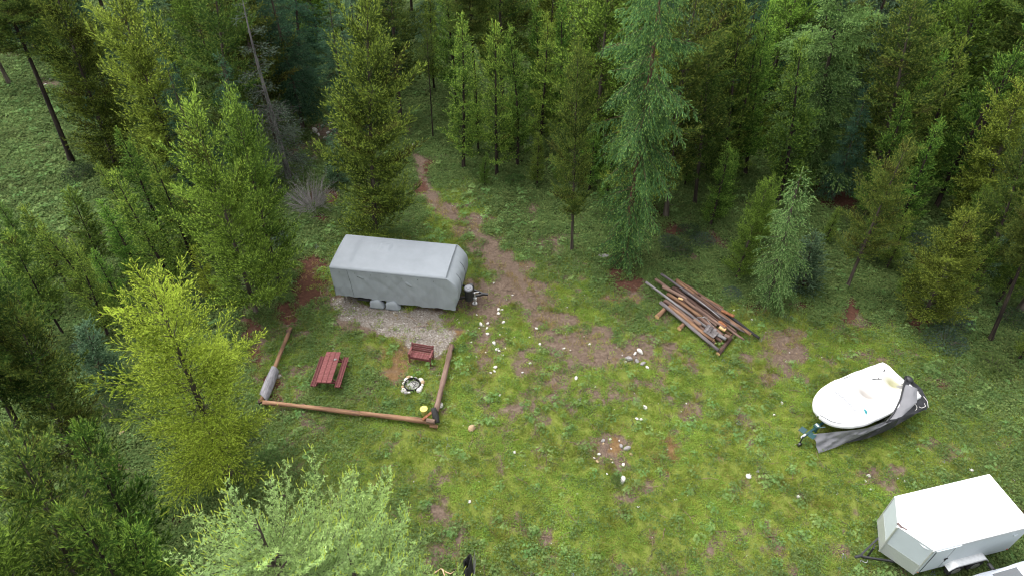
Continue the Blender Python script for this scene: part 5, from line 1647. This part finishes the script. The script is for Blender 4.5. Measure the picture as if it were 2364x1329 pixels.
for q in ([(2112, 930, 1.1), (2117, 938, 1.02), (2116, 945, .95), (2112, 946, .92)], [(2132, 914, 1.0), (2141, 925, .95), (2143, 940, .8)], [(2134, 930, .98), (2137, 937, .92), (2128, 941, .88), (2122, 938, .95)], [(2095, 895, 1.2), (2108, 893, 1.16), (2122, 905, 1.1)]):
    mb = MB(); mb.tube([p - tarp_loc for p in lerp_line([Pv(*a) for a in q], 9)], .013, 6); mb.build("rope", M['rope'], tarp, smooth=True)
# trailer under the boat
M['tgreen'] = m_plain("dark_teal_paint", (.015, .055, .058), .4, 0, .2, 6)
bt = empty("boat_trailer", bo, math.radians(25))
tag(bt, "dark teal boat trailer with a tongue jack under the covered boat", "boat trailer")
mb = MB()
tg_ = Pv(1850, 1010, .48) - bo; tx_, ty_ = tg_.dot(bu), tg_.dot(bv)
mb.beam((tx_, ty_, .48), (.9, 0, .48), .09, .09)
for s_ in (-1, 1): mb.beam((.9, 0, .48), (2.0, .7 * s_, .48), .08, .08); mb.beam((2.0, .7 * s_, .48), (4.7, .7 * s_, .48), .08, .08)
for x_ in (2.0, 3.2, 4.6): mb.beam((x_, -.75, .44), (x_, .75, .44), .07, .07)
mb.build("frame", M['tgreen'], bt)
wpt = Pv(1884, 992, .6) - bo; wx_, wy_ = wpt.dot(bu), wpt.dot(bv)
mb = MB(); mb.beam((wx_, wy_, .48), (wx_ - .05, wy_, 1.0), .08, .08, up=(1, 0, 0)); mb.box((wx_ - .08, wy_, .92), (.22, .2, .14), bev=.02); mb.beam((wx_ - .1, wy_ - .1, .95), (wx_ + .12, wy_ - .22, 1.02), .03, .03)
wp_ = mb.build("winch_post", M['tgreen'], bt)
mb = MB(); mb.tube([(wx_ - .08, wy_ - .08, .95), (wx_ - .08, wy_ + .08, .95)], .055, 10); mb.build("winch_drum", M['steel'], wp_)
for dx_, dy_ in ((.28, .20), (.42, -.17)):
    mb = MB(); mb.box((tx_ + dx_, ty_ + dy_ + .04, .56), (.30, .26, .03), Matrix.Rotation(.3, 3, 'Z'), bev=.01); mb.build("step_plate", M['tgreen'], bt)
mb = MB(); mb.beam((tx_ - .02, ty_, .5), (tx_ + .26, ty_ + .05, .52), .09, .07, bev=.015); mb.build("coupler", M['steel'], bt)
mb = MB(); mb.tube([(tx_ + .0, ty_ - .10, .10), (tx_ + .0, ty_ - .02, .10)], .10, 14); mb.tube([(tx_ + .02, ty_ - .03, .1), (tx_ + .02, ty_ - .03, .6)], .03, 6); mb.build("jack_wheel", M['black'], bt)
for s_ in (-1, 1):
    mb = MB(); mb.tube([(3.2, s_ * .88 - .08, .3), (3.2, s_ * .88 + .08, .3)], .29, 22); w_ = mb.build("wheel", M['rubber'], bt)
    mb = MB(); mb.tube([(3.2, s_ * .97, .3), (3.2, s_ * .985, .3)], .16, 16); mb.build("rim", M['steel'], w_)

# ------------------------------------------------------------------ silver car at the bottom right corner
M['silver'] = m_plain("silver_car_paint", (.50, .53, .58), .28, .35, .03, 3)
M['glass'] = m_plain("tinted_glass", (.03, .04, .05), .08, 0, .1, 3)
car_p = Pv(2292, 1314, 1.05)
ca = math.radians(193)
cu = Vector((math.cos(ca), math.sin(ca), 0)); cw = Vector((-cu.y, cu.x, 0))        # cu: forward, cw: left of the car
co = car_p - cu * .95 + cw * .92
car = empty("parked_car", (co.x, co.y, 0), ca)
tag(car, "silver car with a black door mirror, only its corner showing at the bottom right", "car")
prof = [(-2.25, .35), (-2.3, .75), (-2.1, .95), (2.0 - .6, 1.0), (2.15, .85), (2.25, .6), (2.2, .32)]
mb = MB(); G = []
for y_, k in ((-.93, .0), (-.9, .06), (-.6, .10), (0, .12), (.6, .10), (.9, .06), (.93, .0)):
    G.append([(x_, y_, z_ + (k if z_ > .7 else 0)) for x_, z_ in prof])
mb.grid(G)
for r_ in (G[0], G[-1]): mb.add(r_, [tuple(range(len(prof)))])
mb.build("body", M['silver'], car, smooth=True)
cab = [(-2.05, 1.0), (-1.75, 1.42), (-1.2, 1.58), (-.2, 1.62), (.45, 1.52), (1.15, 1.02)]
mb = MB(); G = []
for y_, k, dz in ((-.86, 1, -.03), (-.84, 1, 0), (-.5, 1, .035), (0, 1, .045), (.5, 1, .035), (.84, 1, 0), (.86, 1, -.03)):
    G.append([(x_, y_ * (1 - .07 * max(0, (z_ - 1.0) / .6)), z_ + dz * (z_ > 1.1)) for x_, z_ in cab])
mb.grid(G)
for r_ in (G[0], G[-1]): mb.add(r_ + [(1.15, r_[0][1], .9), (-2.05, r_[0][1], .9)], [tuple(range(len(cab) + 2))])
mb.build("cabin", M['silver'], car, smooth=True)
mb = MB(); mb.grid([[(1.09, y_ * .93, 1.075), (.50, y_ * .80, 1.50 + .04)] for y_ in (-.84, -.4, 0, .4, .84)]); w_ = mb.build("windscreen", M['glass'], car)
sw = w_.modifiers.new("thickness", 'SOLIDIFY'); sw.thickness = .03; sw.offset = -1
for s_ in (-1, 1):
    mb = MB(); mb.add([(.85, s_ * .875, 1.06), (.35, s_ * .80, 1.46), (-.25, s_ * .785, 1.53), (-.25, s_ * .872, 1.06)], [(0, 1, 2, 3)]); o2 = mb.build("side_window", M['glass'], car); k_ = o2.modifiers.new("t", 'SOLIDIFY'); k_.thickness = .02
    mb = MB(); mb.box((.90, s_ * 1.04, 1.0), (.12, .26, .16), bev=.04); mb.beam((.86, s_ * .88, 1.0), (.86, s_ * .95, 1.03), .05, .05); mb.build("door_mirror", M['black'], car)
    for x_ in (-1.35, 1.4):
        mb = MB(); mb.tube([(x_, s_ * .72, .33), (x_, s_ * .92, .33)], .33, 22); w_ = mb.build("wheel", M['rubber'], car)
        mb = MB(); mb.tube([(x_, s_ * .915, .33), (x_, s_ * .93, .33)], .2, 16); mb.build("rim", M['steel'], w_)
# ------------------------------------------------------------------ logs and poles
ln_ = [0]
def log(name, a, b_, r0, r1, mat, label=None, cat=None, group=None, cut='cut', bend=.02, parent=None, n=12, rough=.06):
    """round timber from a to b; the mesh runs along its own z so that the grain follows it"""
    a, b_ = Vector(a), Vector(b_)
    d = b_ - a; L = d.length
    ln_[0] += 1
    g = np.random.default_rng(900 + ln_[0])
    seg = max(5, int(L / .3))
    ph, ph2 = g.random(2) * 6.28
    mb = MB(); rings = []
    for i in range(seg + 1):
        t = i / seg; r_ = r0 + (r1 - r0) * t
        cx_, cy_ = bend * L * .3 * math.sin(t * 3.1 + ph) - bend * L * .3 * math.sin(ph) * (1 - t) - bend * L * .3 * math.sin(3.1 + ph) * t, bend * L * .2 * (math.sin(t * 4.3 + ph2) - math.sin(ph2) * (1 - t) - math.sin(4.3 + ph2) * t)
        kn = 1 + rough * g.normal()
        rings.append([Vector((cx_ + math.cos(k / n * 6.283) * r_ * kn * (1 + rough * .5 * math.sin(3 * k + 5 * t)), cy_ + math.sin(k / n * 6.283) * r_ * kn, t * L)) for k in range(n)])
    vs = [p for r_ in rings for p in r_]
    fs = [(i * n + k, i * n + (k + 1) % n, (i + 1) * n + (k + 1) % n, (i + 1) * n + k) for i in range(seg) for k in range(n)]
    mb.add(vs, fs, 0)
    m0 = len(vs)
    mb.f += [tuple(range(n))[::-1], tuple(range(m0 - n, m0))]; mb.m += [1, 1]
    o = mb.build(name, [M[mat], M[cut]], parent)
    o.data.polygons.foreach_set("use_smooth", [True] * (len(fs)) + [False, False])
    o.location = a
    o.rotation_euler = d.to_track_quat('Z', 'Y').to_euler()
    if label: tag(o, label, cat, group)
    return o

RG = "log rails round the fire area"
zl = .24
log("log_rail", Pv(604, 924, zl), Pv(671, 757, zl), .10, .085, 'log_tan', "thin reddish log rail along the left of the fire area", "log", RG, 'cut')
log("log_rail", Pv(607, 928, zl + .02), Pv(832, 954, zl), .095, .105, 'log_tan', "log rail along the near side of the fire area, left half", "log", RG)
log("log_rail", Pv(831, 953, zl + .01), Pv(1000, 974, zl), .105, .115, 'log_tan', "log rail along the near side of the fire area, right half", "log", RG)
log("log_rail", Pv(1006, 950, zl + .06), Pv(1042, 797, zl + .06), .125, .12, 'log_pink', "thick pinkish log rail along the right of the fire area", "log", RG, 'log_brown')
for px_, py_, lab in ((603, 929, "short charred block under the left corner of the log rails"), (1044, 806, "short block under the far end of the right log rail"), (667, 768, "short block under the far end of the left log rail"), (700, 941, "short block under the near log rail")):
    b_ = Pv(px_, py_); log("support_block", b_ + Vector((0, 0, -.05)), b_ + Vector((0, 0, zl - .08)), .13, .12, 'bark_dark', lab, "block", "short blocks under the log rails", 'log_brown', 0)
# curved sheet of grey bark lying over the left rail
M['barkgrey'] = m_streak("weathered_grey_bark_sheet", [(.12, .115, .125), (.21, .20, .215), (.30, .29, .30)], 3, (6, 1, 1), .8, .4)
p0, p1 = Pv(606, 914, .24), Pv(634, 848, .24)
d_ = (p1 - p0); L_ = d_.length; ux = d_.normalized(); uy = Vector((0, 0, 1)).cross(ux)
G = []
for i in range(18):
    t = i / 17; row = []
    for k in range(13):
        q = k / 12
        a = math.radians(128 - 150 * q)
        r_ = .175 + .02 * math.sin(t * 4) + .10 * q * q
        row.append(ux * (L_ * t - .30 * q * (1 - t) - .16 * q * t) - uy * (r_ * math.cos(a)) + Vector((0, 0, max(-.2, r_ * math.sin(a)))))
    G.append(row)
bs = empty("bark_sheet", (p0.x, p0.y, 0.24))
o2 = MB().grid(G).build("bark_curl", M['barkgrey'], bs, smooth=True); k_ = o2.modifiers.new("t", 'SOLIDIFY'); k_.thickness = .018
tag(bs, "curved grey bark sheet lying over the left log rail", "bark sheet")

# corner of the rails: charred post, short log, plank, bucket
log("charred_post", Pv(1010, 975, .30), Pv(1000, 941, .62), .125, .15, 'char', "charred black log chunk leaning on the right corner of the rails", "log", None, 'char', .03, rough=.12)
log("short_log", Pv(985, 969, .42), Pv(1004, 973, .42), .10, .10, 'log_pink', "short pale log stub with a knot lying on the corner of the rails", "log", None, 'log_pink', 0)
log("short_log", Pv(993, 981, .12), Pv(1010, 984, .12), .09, .08, 'log_tan', "short tan log stub under the charred chunk", "log", None, 'cut', 0)
mb = MB(); a, b_ = Pv(975, 968, .42), Pv(999, 949, .52)
mb.beam((0, 0, 0), b_ - a, .12, .04, bev=.008); o2 = mb.build("plank", M['orange_wood']); o2.location = a
tag(o2, "orange-brown plank propped against the charred log", "plank")
M['yellow'] = m_plain("faded_yellow_plastic", (.50, .46, .13), .5, 0, .06, 6); M['yellow2'] = m_plain("yellow_lid", (.56, .48, .10), .5, 0, .1, 8, 0, ((.50, .36, .12), 3.0, .62))
b_ = Pv(980, 955)
bk = empty("bucket", b_)
MB().tube([(0, 0, 0), (0, 0, .34), (0, 0, .36)], [.125, .15, .155], 22).build("pail", M['yellow'], bk, smooth=False)
ld = MB().tube([(0, 0, .345), (0, 0, .375), (0, 0, .385)], [.168, .168, .155], 22).build("lid", M['yellow2'], bk)
MB().tube([(-.13, 0, .388), (-.05, .03, .40), (.1, .06, .395)], .008, 5).build("handle", M['rope'], bk)
tag(bk, "faded yellow plastic bucket with a lid inside the log corner", "bucket")

# ------------------------------------------------------------------ picnic table
tq = [Pv(754, 812.3, .74), Pv(786, 815.5, .74), Pv(764.6, 882, .74), Pv(731.4, 878.5, .74)]
tc_ = (tq[0] + tq[1] + tq[2] + tq[3]) / 4
tv = ((tq[0] + tq[1]) / 2 - (tq[2] + tq[3]) / 2).normalized()      # along the table
ta = math.atan2(tv.y, tv.x)
tab = empty("picnic_table", (tc_.x, tc_.y, 0), ta)
tag(tab, "weathered red wooden picnic table with attached benches", "picnic table")
M['red2'] = M['red_wood']
for k, y_ in enumerate((-.225, 0.0, .225)):
    mb = MB(); mb.box((0, 0, 0), (1.80, .212, .038), bev=.008); o2 = mb.build("top_plank", M['red_wood'], tab); o2.location = (0, y_, .74); o2.rotation_euler = (.01 * (k - 1), 0, 0)
def bench_plank(y_, wd, name):
    mb = MB(); pts = []
    L2, h_ = .9, wd / 2; c_ = .07
    poly = [(-L2 + c_, -h_), (L2 - c_, -h_), (L2 - c_ * .3, -h_ + c_ * .3), (L2, -h_ + c_), (L2, h_ - c_), (L2 - c_ * .3, h_ - c_ * .3), (L2 - c_, h_), (-L2 + c_, h_), (-L2 + c_ * .3, h_ - c_ * .3), (-L2, h_ - c_), (-L2, -h_ + c_), (-L2 + c_ * .3, -h_ + c_ * .3)]
    mb.prism(poly, -.019, .019); o2 = mb.build(name, M['red_wood'], tab); o2.location = (-.02, y_, .45); return o2
for y_ in (.60, .475, -.60, -.475): bench_plank(y_, .118, "bench_plank")
mb = MB()
for x_ in (-.62, .62):
    mb.beam((x_, -.68, .41), (x_, .68, .41), .038, .085)
    mb.beam((x_, -.33, .70), (x_, .33, .70), .038, .075)
    for s_ in (-1, 1): mb.beam((x_ + .038, s_ * .23, .70), (x_ + .038, s_ * .60, .0), .085, .038, up=(1, 0, 0))
mb.build("leg_frame", M['red_wood'], tab)
mb = MB()
for s_ in (-1, 1): mb.beam((s_ * .58, 0, .44), (s_ * .12, 0, .71), .04, .07)
mb.build("brace", M['red_wood'], tab)
o2 = stone(774, 829, 7, "small grey stone lying on the picnic table", 'g', .7); o2.location = Pv(774, 829, .785)

# ------------------------------------------------------------------ red bench
bq = [Pv(951.3, 790, .80), Pv(999.4, 798, .80)]
bd = (bq[1] - bq[0]).normalized(); ba = math.atan2(bd.y, bd.x)
bl = (bq[1] - bq[0]).length
bm_ = (bq[0] + bq[1]) / 2
ben = empty("garden_bench", (bm_.x, bm_.y, 0), ba)
tag(ben, "small red slatted wooden bench facing the fire ring", "bench")
for k in range(4):
    mb = MB(); mb.box((0, 0, 0), (bl, .024, .088), bev=.006); o2 = mb.build("back_slat", M['red_wood'], ben); o2.location = (0, -.02 - .028 * (3 - k), .76 - .098 * (3 - k)); o2.rotation_euler = (-.25, 0, 0)
for k in range(5):
    mb = MB(); mb.box((0, 0, 0), (bl, .076, .024), bev=.006); o2 = mb.build("seat_slat", M['red_wood'], ben); o2.location = (0, -.17 - k * .084, .40 + .012 * abs(k - 1))
mb = MB(); mb.box((0, -.53, .345), (bl - .02, .024, .10)); mb.build("apron", M['red_wood'], ben)
for s_ in (-1, 1):
    x_ = s_ * (bl / 2 + .0)
    mb = MB(); mb.beam((x_, -.53, 0), (x_, -.53, .60), .045, .06, up=(1, 0, 0)); mb.build("leg", M['red_wood'], ben)
    mb = MB(); mb.beam((x_, -.20, 0), (x_, .01, .80), .045, .06, up=(1, 0, 0)); mb.build("leg", M['red_wood'], ben)
    mb = MB(); mb.box((x_, -.31, .60), (.085, .52, .028), bev=.006); mb.build("armrest", M['red_wood'], ben)
    mb = MB(); mb.beam((x_, -.55, .36), (x_, -.12, .36), .04, .07); mb.build("side_rail", M['red_wood'], ben)

# ------------------------------------------------------------------ fire ring
fc = Pv(952, 890)
fire = empty("fire_ring", fc)
tag(fire, "ring of pale stones round a cold ash fire pit", "fire ring")
M['ash'] = m_plain("pale_ash", (.30, .295, .275), .95, 0, .35, 9, .5, ((.10, .09, .08), 6.0, .60))
mb = MB(); g = np.random.default_rng(71)
mb.grid([[(.31 * t * math.cos(a), .31 * t * math.sin(a), .02 + .05 * (1 - t) + .015 * g.random()) for t in np.linspace(0, 1, 6)] for a in np.linspace(0, 6.2832, 22)]); mb.build("ash", M['ash'], fire, smooth=True)
mb = MB(); mb.grid([[(r_ * math.cos(a), r_ * math.sin(a), z_) for r_, z_ in ((.36, .0), (.36, .16), (.34, .165), (.34, .0))] for a in np.linspace(0, 6.2832, 26)]); mb.build("steel_rim", M['char'], fire)
for k in range(15):
    a = k / 15 * 6.283 + .1 * math.sin(k * 5)
    if k in (12,): continue
    w_ = .13 + .11 * math.sin(k * 2.3) ** 2
    o2 = link("ring_stone", STN['wtwgwtw'[k % 7]][k % 3], fire)
    o2.location = ((.46 + .05 * math.sin(k * 7)) * math.cos(a), (.44 + .05 * math.cos(k * 5)) * math.sin(a), .05); o2.scale = (w_ * 1.1, w_ * 1.35, w_ * 1.0); o2.rotation_euler = (.2, .3 * math.sin(k), a)
for k in range(7):
    mb = MB(); a = g.random() * 6.28; c_ = Vector((g.uniform(-.1, .2), g.uniform(-.15, .2), .08)); d_ = Vector((math.cos(a), math.sin(a), .2)) * .14
    mb.tube([c_ - d_, c_ + d_], .012, 5); mb.build("burnt_stick", M['char' if k % 2 else 'log_silver'], fire)

# ------------------------------------------------------------------ stacked poles
PG = "stacked poles beside the forest edge"
M['log_grey2'] = m_streak("weathered_brown_pole", [(.065, .038, .030), (.18, .115, .09), (.32, .22, .175)], 4, (1, 1, .1), patch=((.26, .16, .095), 2.0, .6))
q3 = lambda x_, y_, z_: Pv(1460 + x_ / 6.04, 610 + y_ / 6.04, z_)
k3 = 1 / 6.04 * 35 / F_PX           # zoomed width to metres
POLES = [  # ends, heights, width, material, label
 ((390, 530), (1200, 1195), .30, .30, 44, 'log_grey', "dark grey pole lying outermost on the near side of the pole stack"),
 ((510, 582), (1132, 1058), .36, .36, 46, 'log_tan', "tan peeled pole second from the near side of the pole stack"),
 ((190, 250), (1052, 885), .50, .44, 30, 'log_silver', "long silver pole reaching farthest left out of the stack"),
 ((488, 412), (962, 728), .46, .46, 42, 'log_tan', "shorter tan patchy pole in the front half of the stack"),
 ((420, 308), (800, 505), .62, .52, 42, 'log_pink', "pinkish pole with a pale broken end on top of the stack"),
 ((322, 208), (1000, 690), .48, .42, 38, 'log_pink', "pinkish pole sticking out upper left of the stack"),
 ((400, 135), (1120, 650), .60, .55, 30, 'log_grey', "thin grey pole with its tip farthest up in the stack"),
 ((560, 325), (1295, 905), .52, .52, 46, 'log_brown', "dark brown pole with a yellow sawn end in the middle of the stack"),
 ((612, 218), (1260, 610), .40, .40, 42, 'log_tan', "tan pole along the far side of the stack"),
 ((620, 252), (1645, 972), .48, .40, 46, 'log_tan', "long tan pole ending in an orange sawn face at the right"),
 ((1310, 685), (1768, 1028), .40, .26, 38, 'char', "black charred pole at the far right of the stack"),
 ((780, 400), (1222, 742), .66, .62, 15, 'log_silver', "very thin silver pole lying on top of the stack"),
 ((868, 588), (1292, 892), .64, .60, 34, 'log_grey2', "weathered pole on top of the stack beside the orange splinters"),
 ((1218, 738), (1562, 945), .56, .46, 14, 'log_grey', "very thin grey stick at the right end of the stack"),
 ((1000, 640), (1556, 1050), .58, .40, 28, 'log_grey2', "weathered brown pole pointing lower right out of the stack"),
 ((690, 330), (1180, 660), .50, .50, 36, 'log_brown', "brown pole deep in the far half of the stack"),
 ((640, 470), (1240, 1010), .34, .34, 44, 'log_brown', "dark pole at the bottom of the stack"),
 ((540, 545), (1010, 920), .34, .36, 36, 'log_grey2', "brownish pole between the silver and the tan one at the front"),
 ((760, 300), (1300, 690), .36, .36, 42, 'log_brown', "dark brown pole under the far tan pole"),
 ((960, 450), (1400, 720), .40, .40, 34, 'log_grey2', "weathered split pole at the far edge of the stack"),
 ((1180, 970), (1302, 1042), .40, .40, 44, 'log_silver', "short silver log at the front right end of the stack"),
 ((1288, 985), (1358, 1018), .44, .44, 44, 'log_pink', "short pink log stub beside the silver short log"),
 ((1150, 1010), (1242, 1072), .30, .30, 40, 'log_brown', "short dark log at the near right end of the stack"),
 ((860, 770), (952, 848), .56, .56, 40, 'log_pink', "short pale board on top of the stack near the slatted piece"),
 ((700, 365), (1360, 800), .55, .50, 18, 'log_grey', "thin grey branch along the middle of the stack"),
 ((1100, 620), (1560, 900), .44, .40, 26, 'log_brown', "brown pole beside the long tan one at the right"),
 ((455, 500), (900, 840), .40, .40, 40, 'log_grey2', "weathered brown pole under the silver one at the front of the stack"),
 ((600, 400), (1100, 790), .44, .44, 42, 'log_tan', "tan pole low in the middle of the stack"),
 ((720, 480), (1180, 850), .48, .48, 38, 'log_pink', "pinkish pole in the middle of the stack left of the orange splinters"),
 ((850, 420), (1330, 780), .46, .46, 40, 'log_grey2', "weathered brown pole in the far half of the stack"),
 ((900, 500), (1480, 880), .40, .38, 42, 'log_pink', "pinkish pole beside the long tan one in the stack"),
 ((800, 620), (1260, 990), .40, .40, 42, 'log_grey2', "brown pole under the slatted piece of the stack"),
 ((435, 515), (1150, 1100), .25, .25, 38, 'log_brown', "dark brown pole in the bottom layer of the stack, outermost at the near side"),
 ((493, 487), (1141, 1080), .25, .25, 42, 'log_tan', "tan pole in the bottom layer of the stack, second from the near side"),
 ((501, 459), (1223, 1060), .25, .25, 46, 'log_grey2', "weathered brown pole in the bottom layer of the stack, third from the near side"),
 ((509, 432), (1214, 1040), .25, .25, 38, 'log_pink', "pinkish pole in the bottom layer of the stack, fourth from the near side"),
 ((567, 404), (1296, 1020), .25, .25, 42, 'log_brown', "dark brown pole in the bottom layer of the stack, just below the middle"),
 ((576, 376), (1287, 1000), .25, .25, 46, 'log_grey2', "weathered brown pole in the bottom layer of the stack, just above the middle"),
 ((584, 348), (1369, 980), .25, .25, 38, 'log_tan', "tan pole in the bottom layer of the stack, fourth from the far side"),
 ((592, 321), (1450, 960), .25, .25, 42, 'log_brown', "dark brown pole in the bottom layer of the stack, third from the far side"),
 ((650, 293), (1442, 940), .25, .25, 46, 'log_pink', "pinkish pole in the bottom layer of the stack, second from the far side"),
 ((658, 265), (1523, 920), .25, .25, 38, 'log_grey2', "weathered brown pole in the bottom layer of the stack, outermost at the far side"),
]
for (a, b_, z0, z1, w_, mt, lab) in POLES:
    log("pole", q3(*a, z0), q3(*b_, z1), w_ * k3 * .60, w_ * k3 * .50, mt, lab, "pole", PG, 'cut' if mt in ('log_tan', 'log_brown') else mt, .03, n=9)
for a, b_, lab in [((340, 735), (545, 530), "tan bearer log sticking out under the left end of the pole stack"), ((650, 898), (860, 700), "short bearer log under the middle of the pole stack"), ((1192, 1248), (1425, 958), "brown bearer log under the right end of the pole stack")]:
    log("bearer_log", q3(*a, .11), q3(*b_, .11), .115, .105, 'log_tan' if a[0] < 1000 else 'log_brown', lab, "log", "bearers under the pole stack", 'cut', .01)
def wedge(a, b_, w_, h_, mt, label):
    a, b_ = Vector(a), Vector(b_)
    mb = MB(); mb.beam((0, 0, 0), b_ - a, w_, h_, bev=.012); o2 = mb.build("split_wood", M[mt]); o2.location = a
    return tag(o2, label, "split wood", PG)
wedge(q3(1240, 640, .55), q3(1420, 725, .52), .16, .07, 'orange_wood', "orange split wood piece at the far right of the pole stack")
wedge(q3(1200, 790, .62), q3(1300, 870, .60), .20, .06, 'orange_wood', "orange splintered piece beside the yellow sawn end")
wedge(q3(1212, 868, .58), q3(1300, 915, .56), .18, .10, 'cut', "pale yellow sawn block end on the pole stack")
wedge(q3(640, 465, .66), q3(705, 490, .66), .12, .05, 'cut', "pale yellow broken chip on top of the pole stack")
pal = empty("slatted_piece", q3(1090, 920, .0))
po = Vector(q3(1090, 920, .0))
for a, b_ in (((1075, 838), (1005, 942)), ((1118, 868), (1040, 965)), ((1160, 898), (1078, 992)), ((1185, 938), (1112, 1015))):
    A_, B_ = q3(*a, .52) - po, q3(*b_, .52) - po
    mb = MB(); mb.beam(A_, B_, .15, .024, bev=.004); mb.build("slat", M['log_grey'], pal)
for a, b_ in (((1050, 855), (1178, 950)), ((1015, 930), (1125, 1010))):
    mb = MB(); mb.beam(q3(*a, .485) - po, q3(*b_, .485) - po, .06, .04); mb.build("batten", M['log_grey'], pal)
tag(pal, "small grey slatted wooden pallet piece on the right end of the pole stack", "pallet")
# crooked bare twig lying on the poles
tb = Tubes(); w0 = np.array(q3(900, 740, .70))
for Lq in ([(900, 740), (980, 735), (1030, 745), (1060, 790), (1110, 840), (1140, 865)], [(1030, 745), (1050, 735)], [(980, 735), (1010, 725), (1040, 730)], [(1060, 790), (1075, 775)]):
    pts = np.array([np.array(q3(*a, .70)) - w0 for a in Lq]); tb.add(pts, np.linspace(.016, .006, len(pts)), 5)
tw_ = empty("twig", w0); link("stick", tb.mesh("stick", M['log_silver']), tw_); tag(tw_, "crooked pale twig lying across the pole stack", "twig")

# ------------------------------------------------------------------ burnt stump and broken branch at the bottom edge
b_ = Pv(1082, 1326)
st_ = empty("burnt_stump", b_)
tag(st_, "hollow charred stump standing at the bottom edge right of the larch", "stump")
mb = MB(); G = []; g = np.random.default_rng(83)
for k in range(15):
    a = k / 14 * 6.283; hh = .95 + .34 * math.sin(a * 1.0 + 1.0) + .16 * g.random() * (k % 14 > 0)
    r_ = .145 + .035 * math.sin(a * 3)
    G.append([(r_ * 1.3 * math.cos(a), r_ * 1.3 * math.sin(a), -.05), (r_ * 1.05 * math.cos(a), r_ * 1.05 * math.sin(a), .3), (r_ * math.cos(a), r_ * math.sin(a), hh), (r_ * .7 * math.cos(a), r_ * .7 * math.sin(a), hh - .03), (r_ * .6 * math.cos(a), r_ * .6 * math.sin(a), .2)])
G[-1] = G[0]
mb.grid(G); mb.build("shell", M['char'], st_, smooth=False)
for k, (dx_, dy_) in enumerate(((.16, .12), (.2, -.02))):
    mb = MB(); mb.tube([(dx_, dy_, 0), (dx_ + .05, dy_ + .03, .8), (dx_ + .1, dy_ + .1, 1.35 - .2 * k)], [.03, .022, .004], 5); mb.build("splinter", M['log_silver'], st_)
tb = Tubes(); w0 = np.array(P(1020, 1313, .25))
for Lq in ([(1019, 1312), (1026, 1317), (1033, 1321), (1041, 1323), (1047, 1318)], [(1022, 1315), (1027, 1329), (1030, 1340)], [(1035, 1321), (1040, 1324)], [(1002, 1322), (1018, 1311)]):
    pts = np.array([P(*a, .25) - w0 for a in Lq]); tb.add(pts, np.linspace(.028, .012, len(pts)), 6)
M['palewood'] = m_plain("pale_bare_wood", (.50, .33, .20), .8, 0, .2, 8)
br = empty("broken_branch", w0); link("branch", tb.mesh("branch", M['palewood']), br); tag(br, "pale forked bare branch on the ground at the bottom edge", "branch")
log("rotten_stump", Pv(2287, 783, -.05) , Pv(2287, 783, .0) + Vector((0, 0, .12)), .16, .13, 'bark_dark', "low dark root stub at the right edge above the boat", "stump", None, 'bark_dark', 0)

# ------------------------------------------------------------------ tell the stones of each scatter apart by their order
ORD4 = ORD
def ordinal_any(n):
    tens = ["", "", "twenty", "thirty", "forty"]
    if n < 20: return ORD[n]
    q, r = divmod(n + 1, 10)
    return {2: "twentieth", 3: "thirtieth", 4: "fortieth"}[q] if r == 0 else tens[q] + "-" + ORD[r - 1]
by = {}
for o in scene.objects:
    if o.parent is None and o.get("category") == "stone" and o.get("group"):
        by.setdefault(o["label"], []).append(o)
for lab, L in by.items():
    if len(L) > 1:
        L.sort(key=lambda o: proj(*o.location)[0])
        for i, o in enumerate(L):
            o["label"] = f"{lab}, {ordinal_any(i)} from the left"
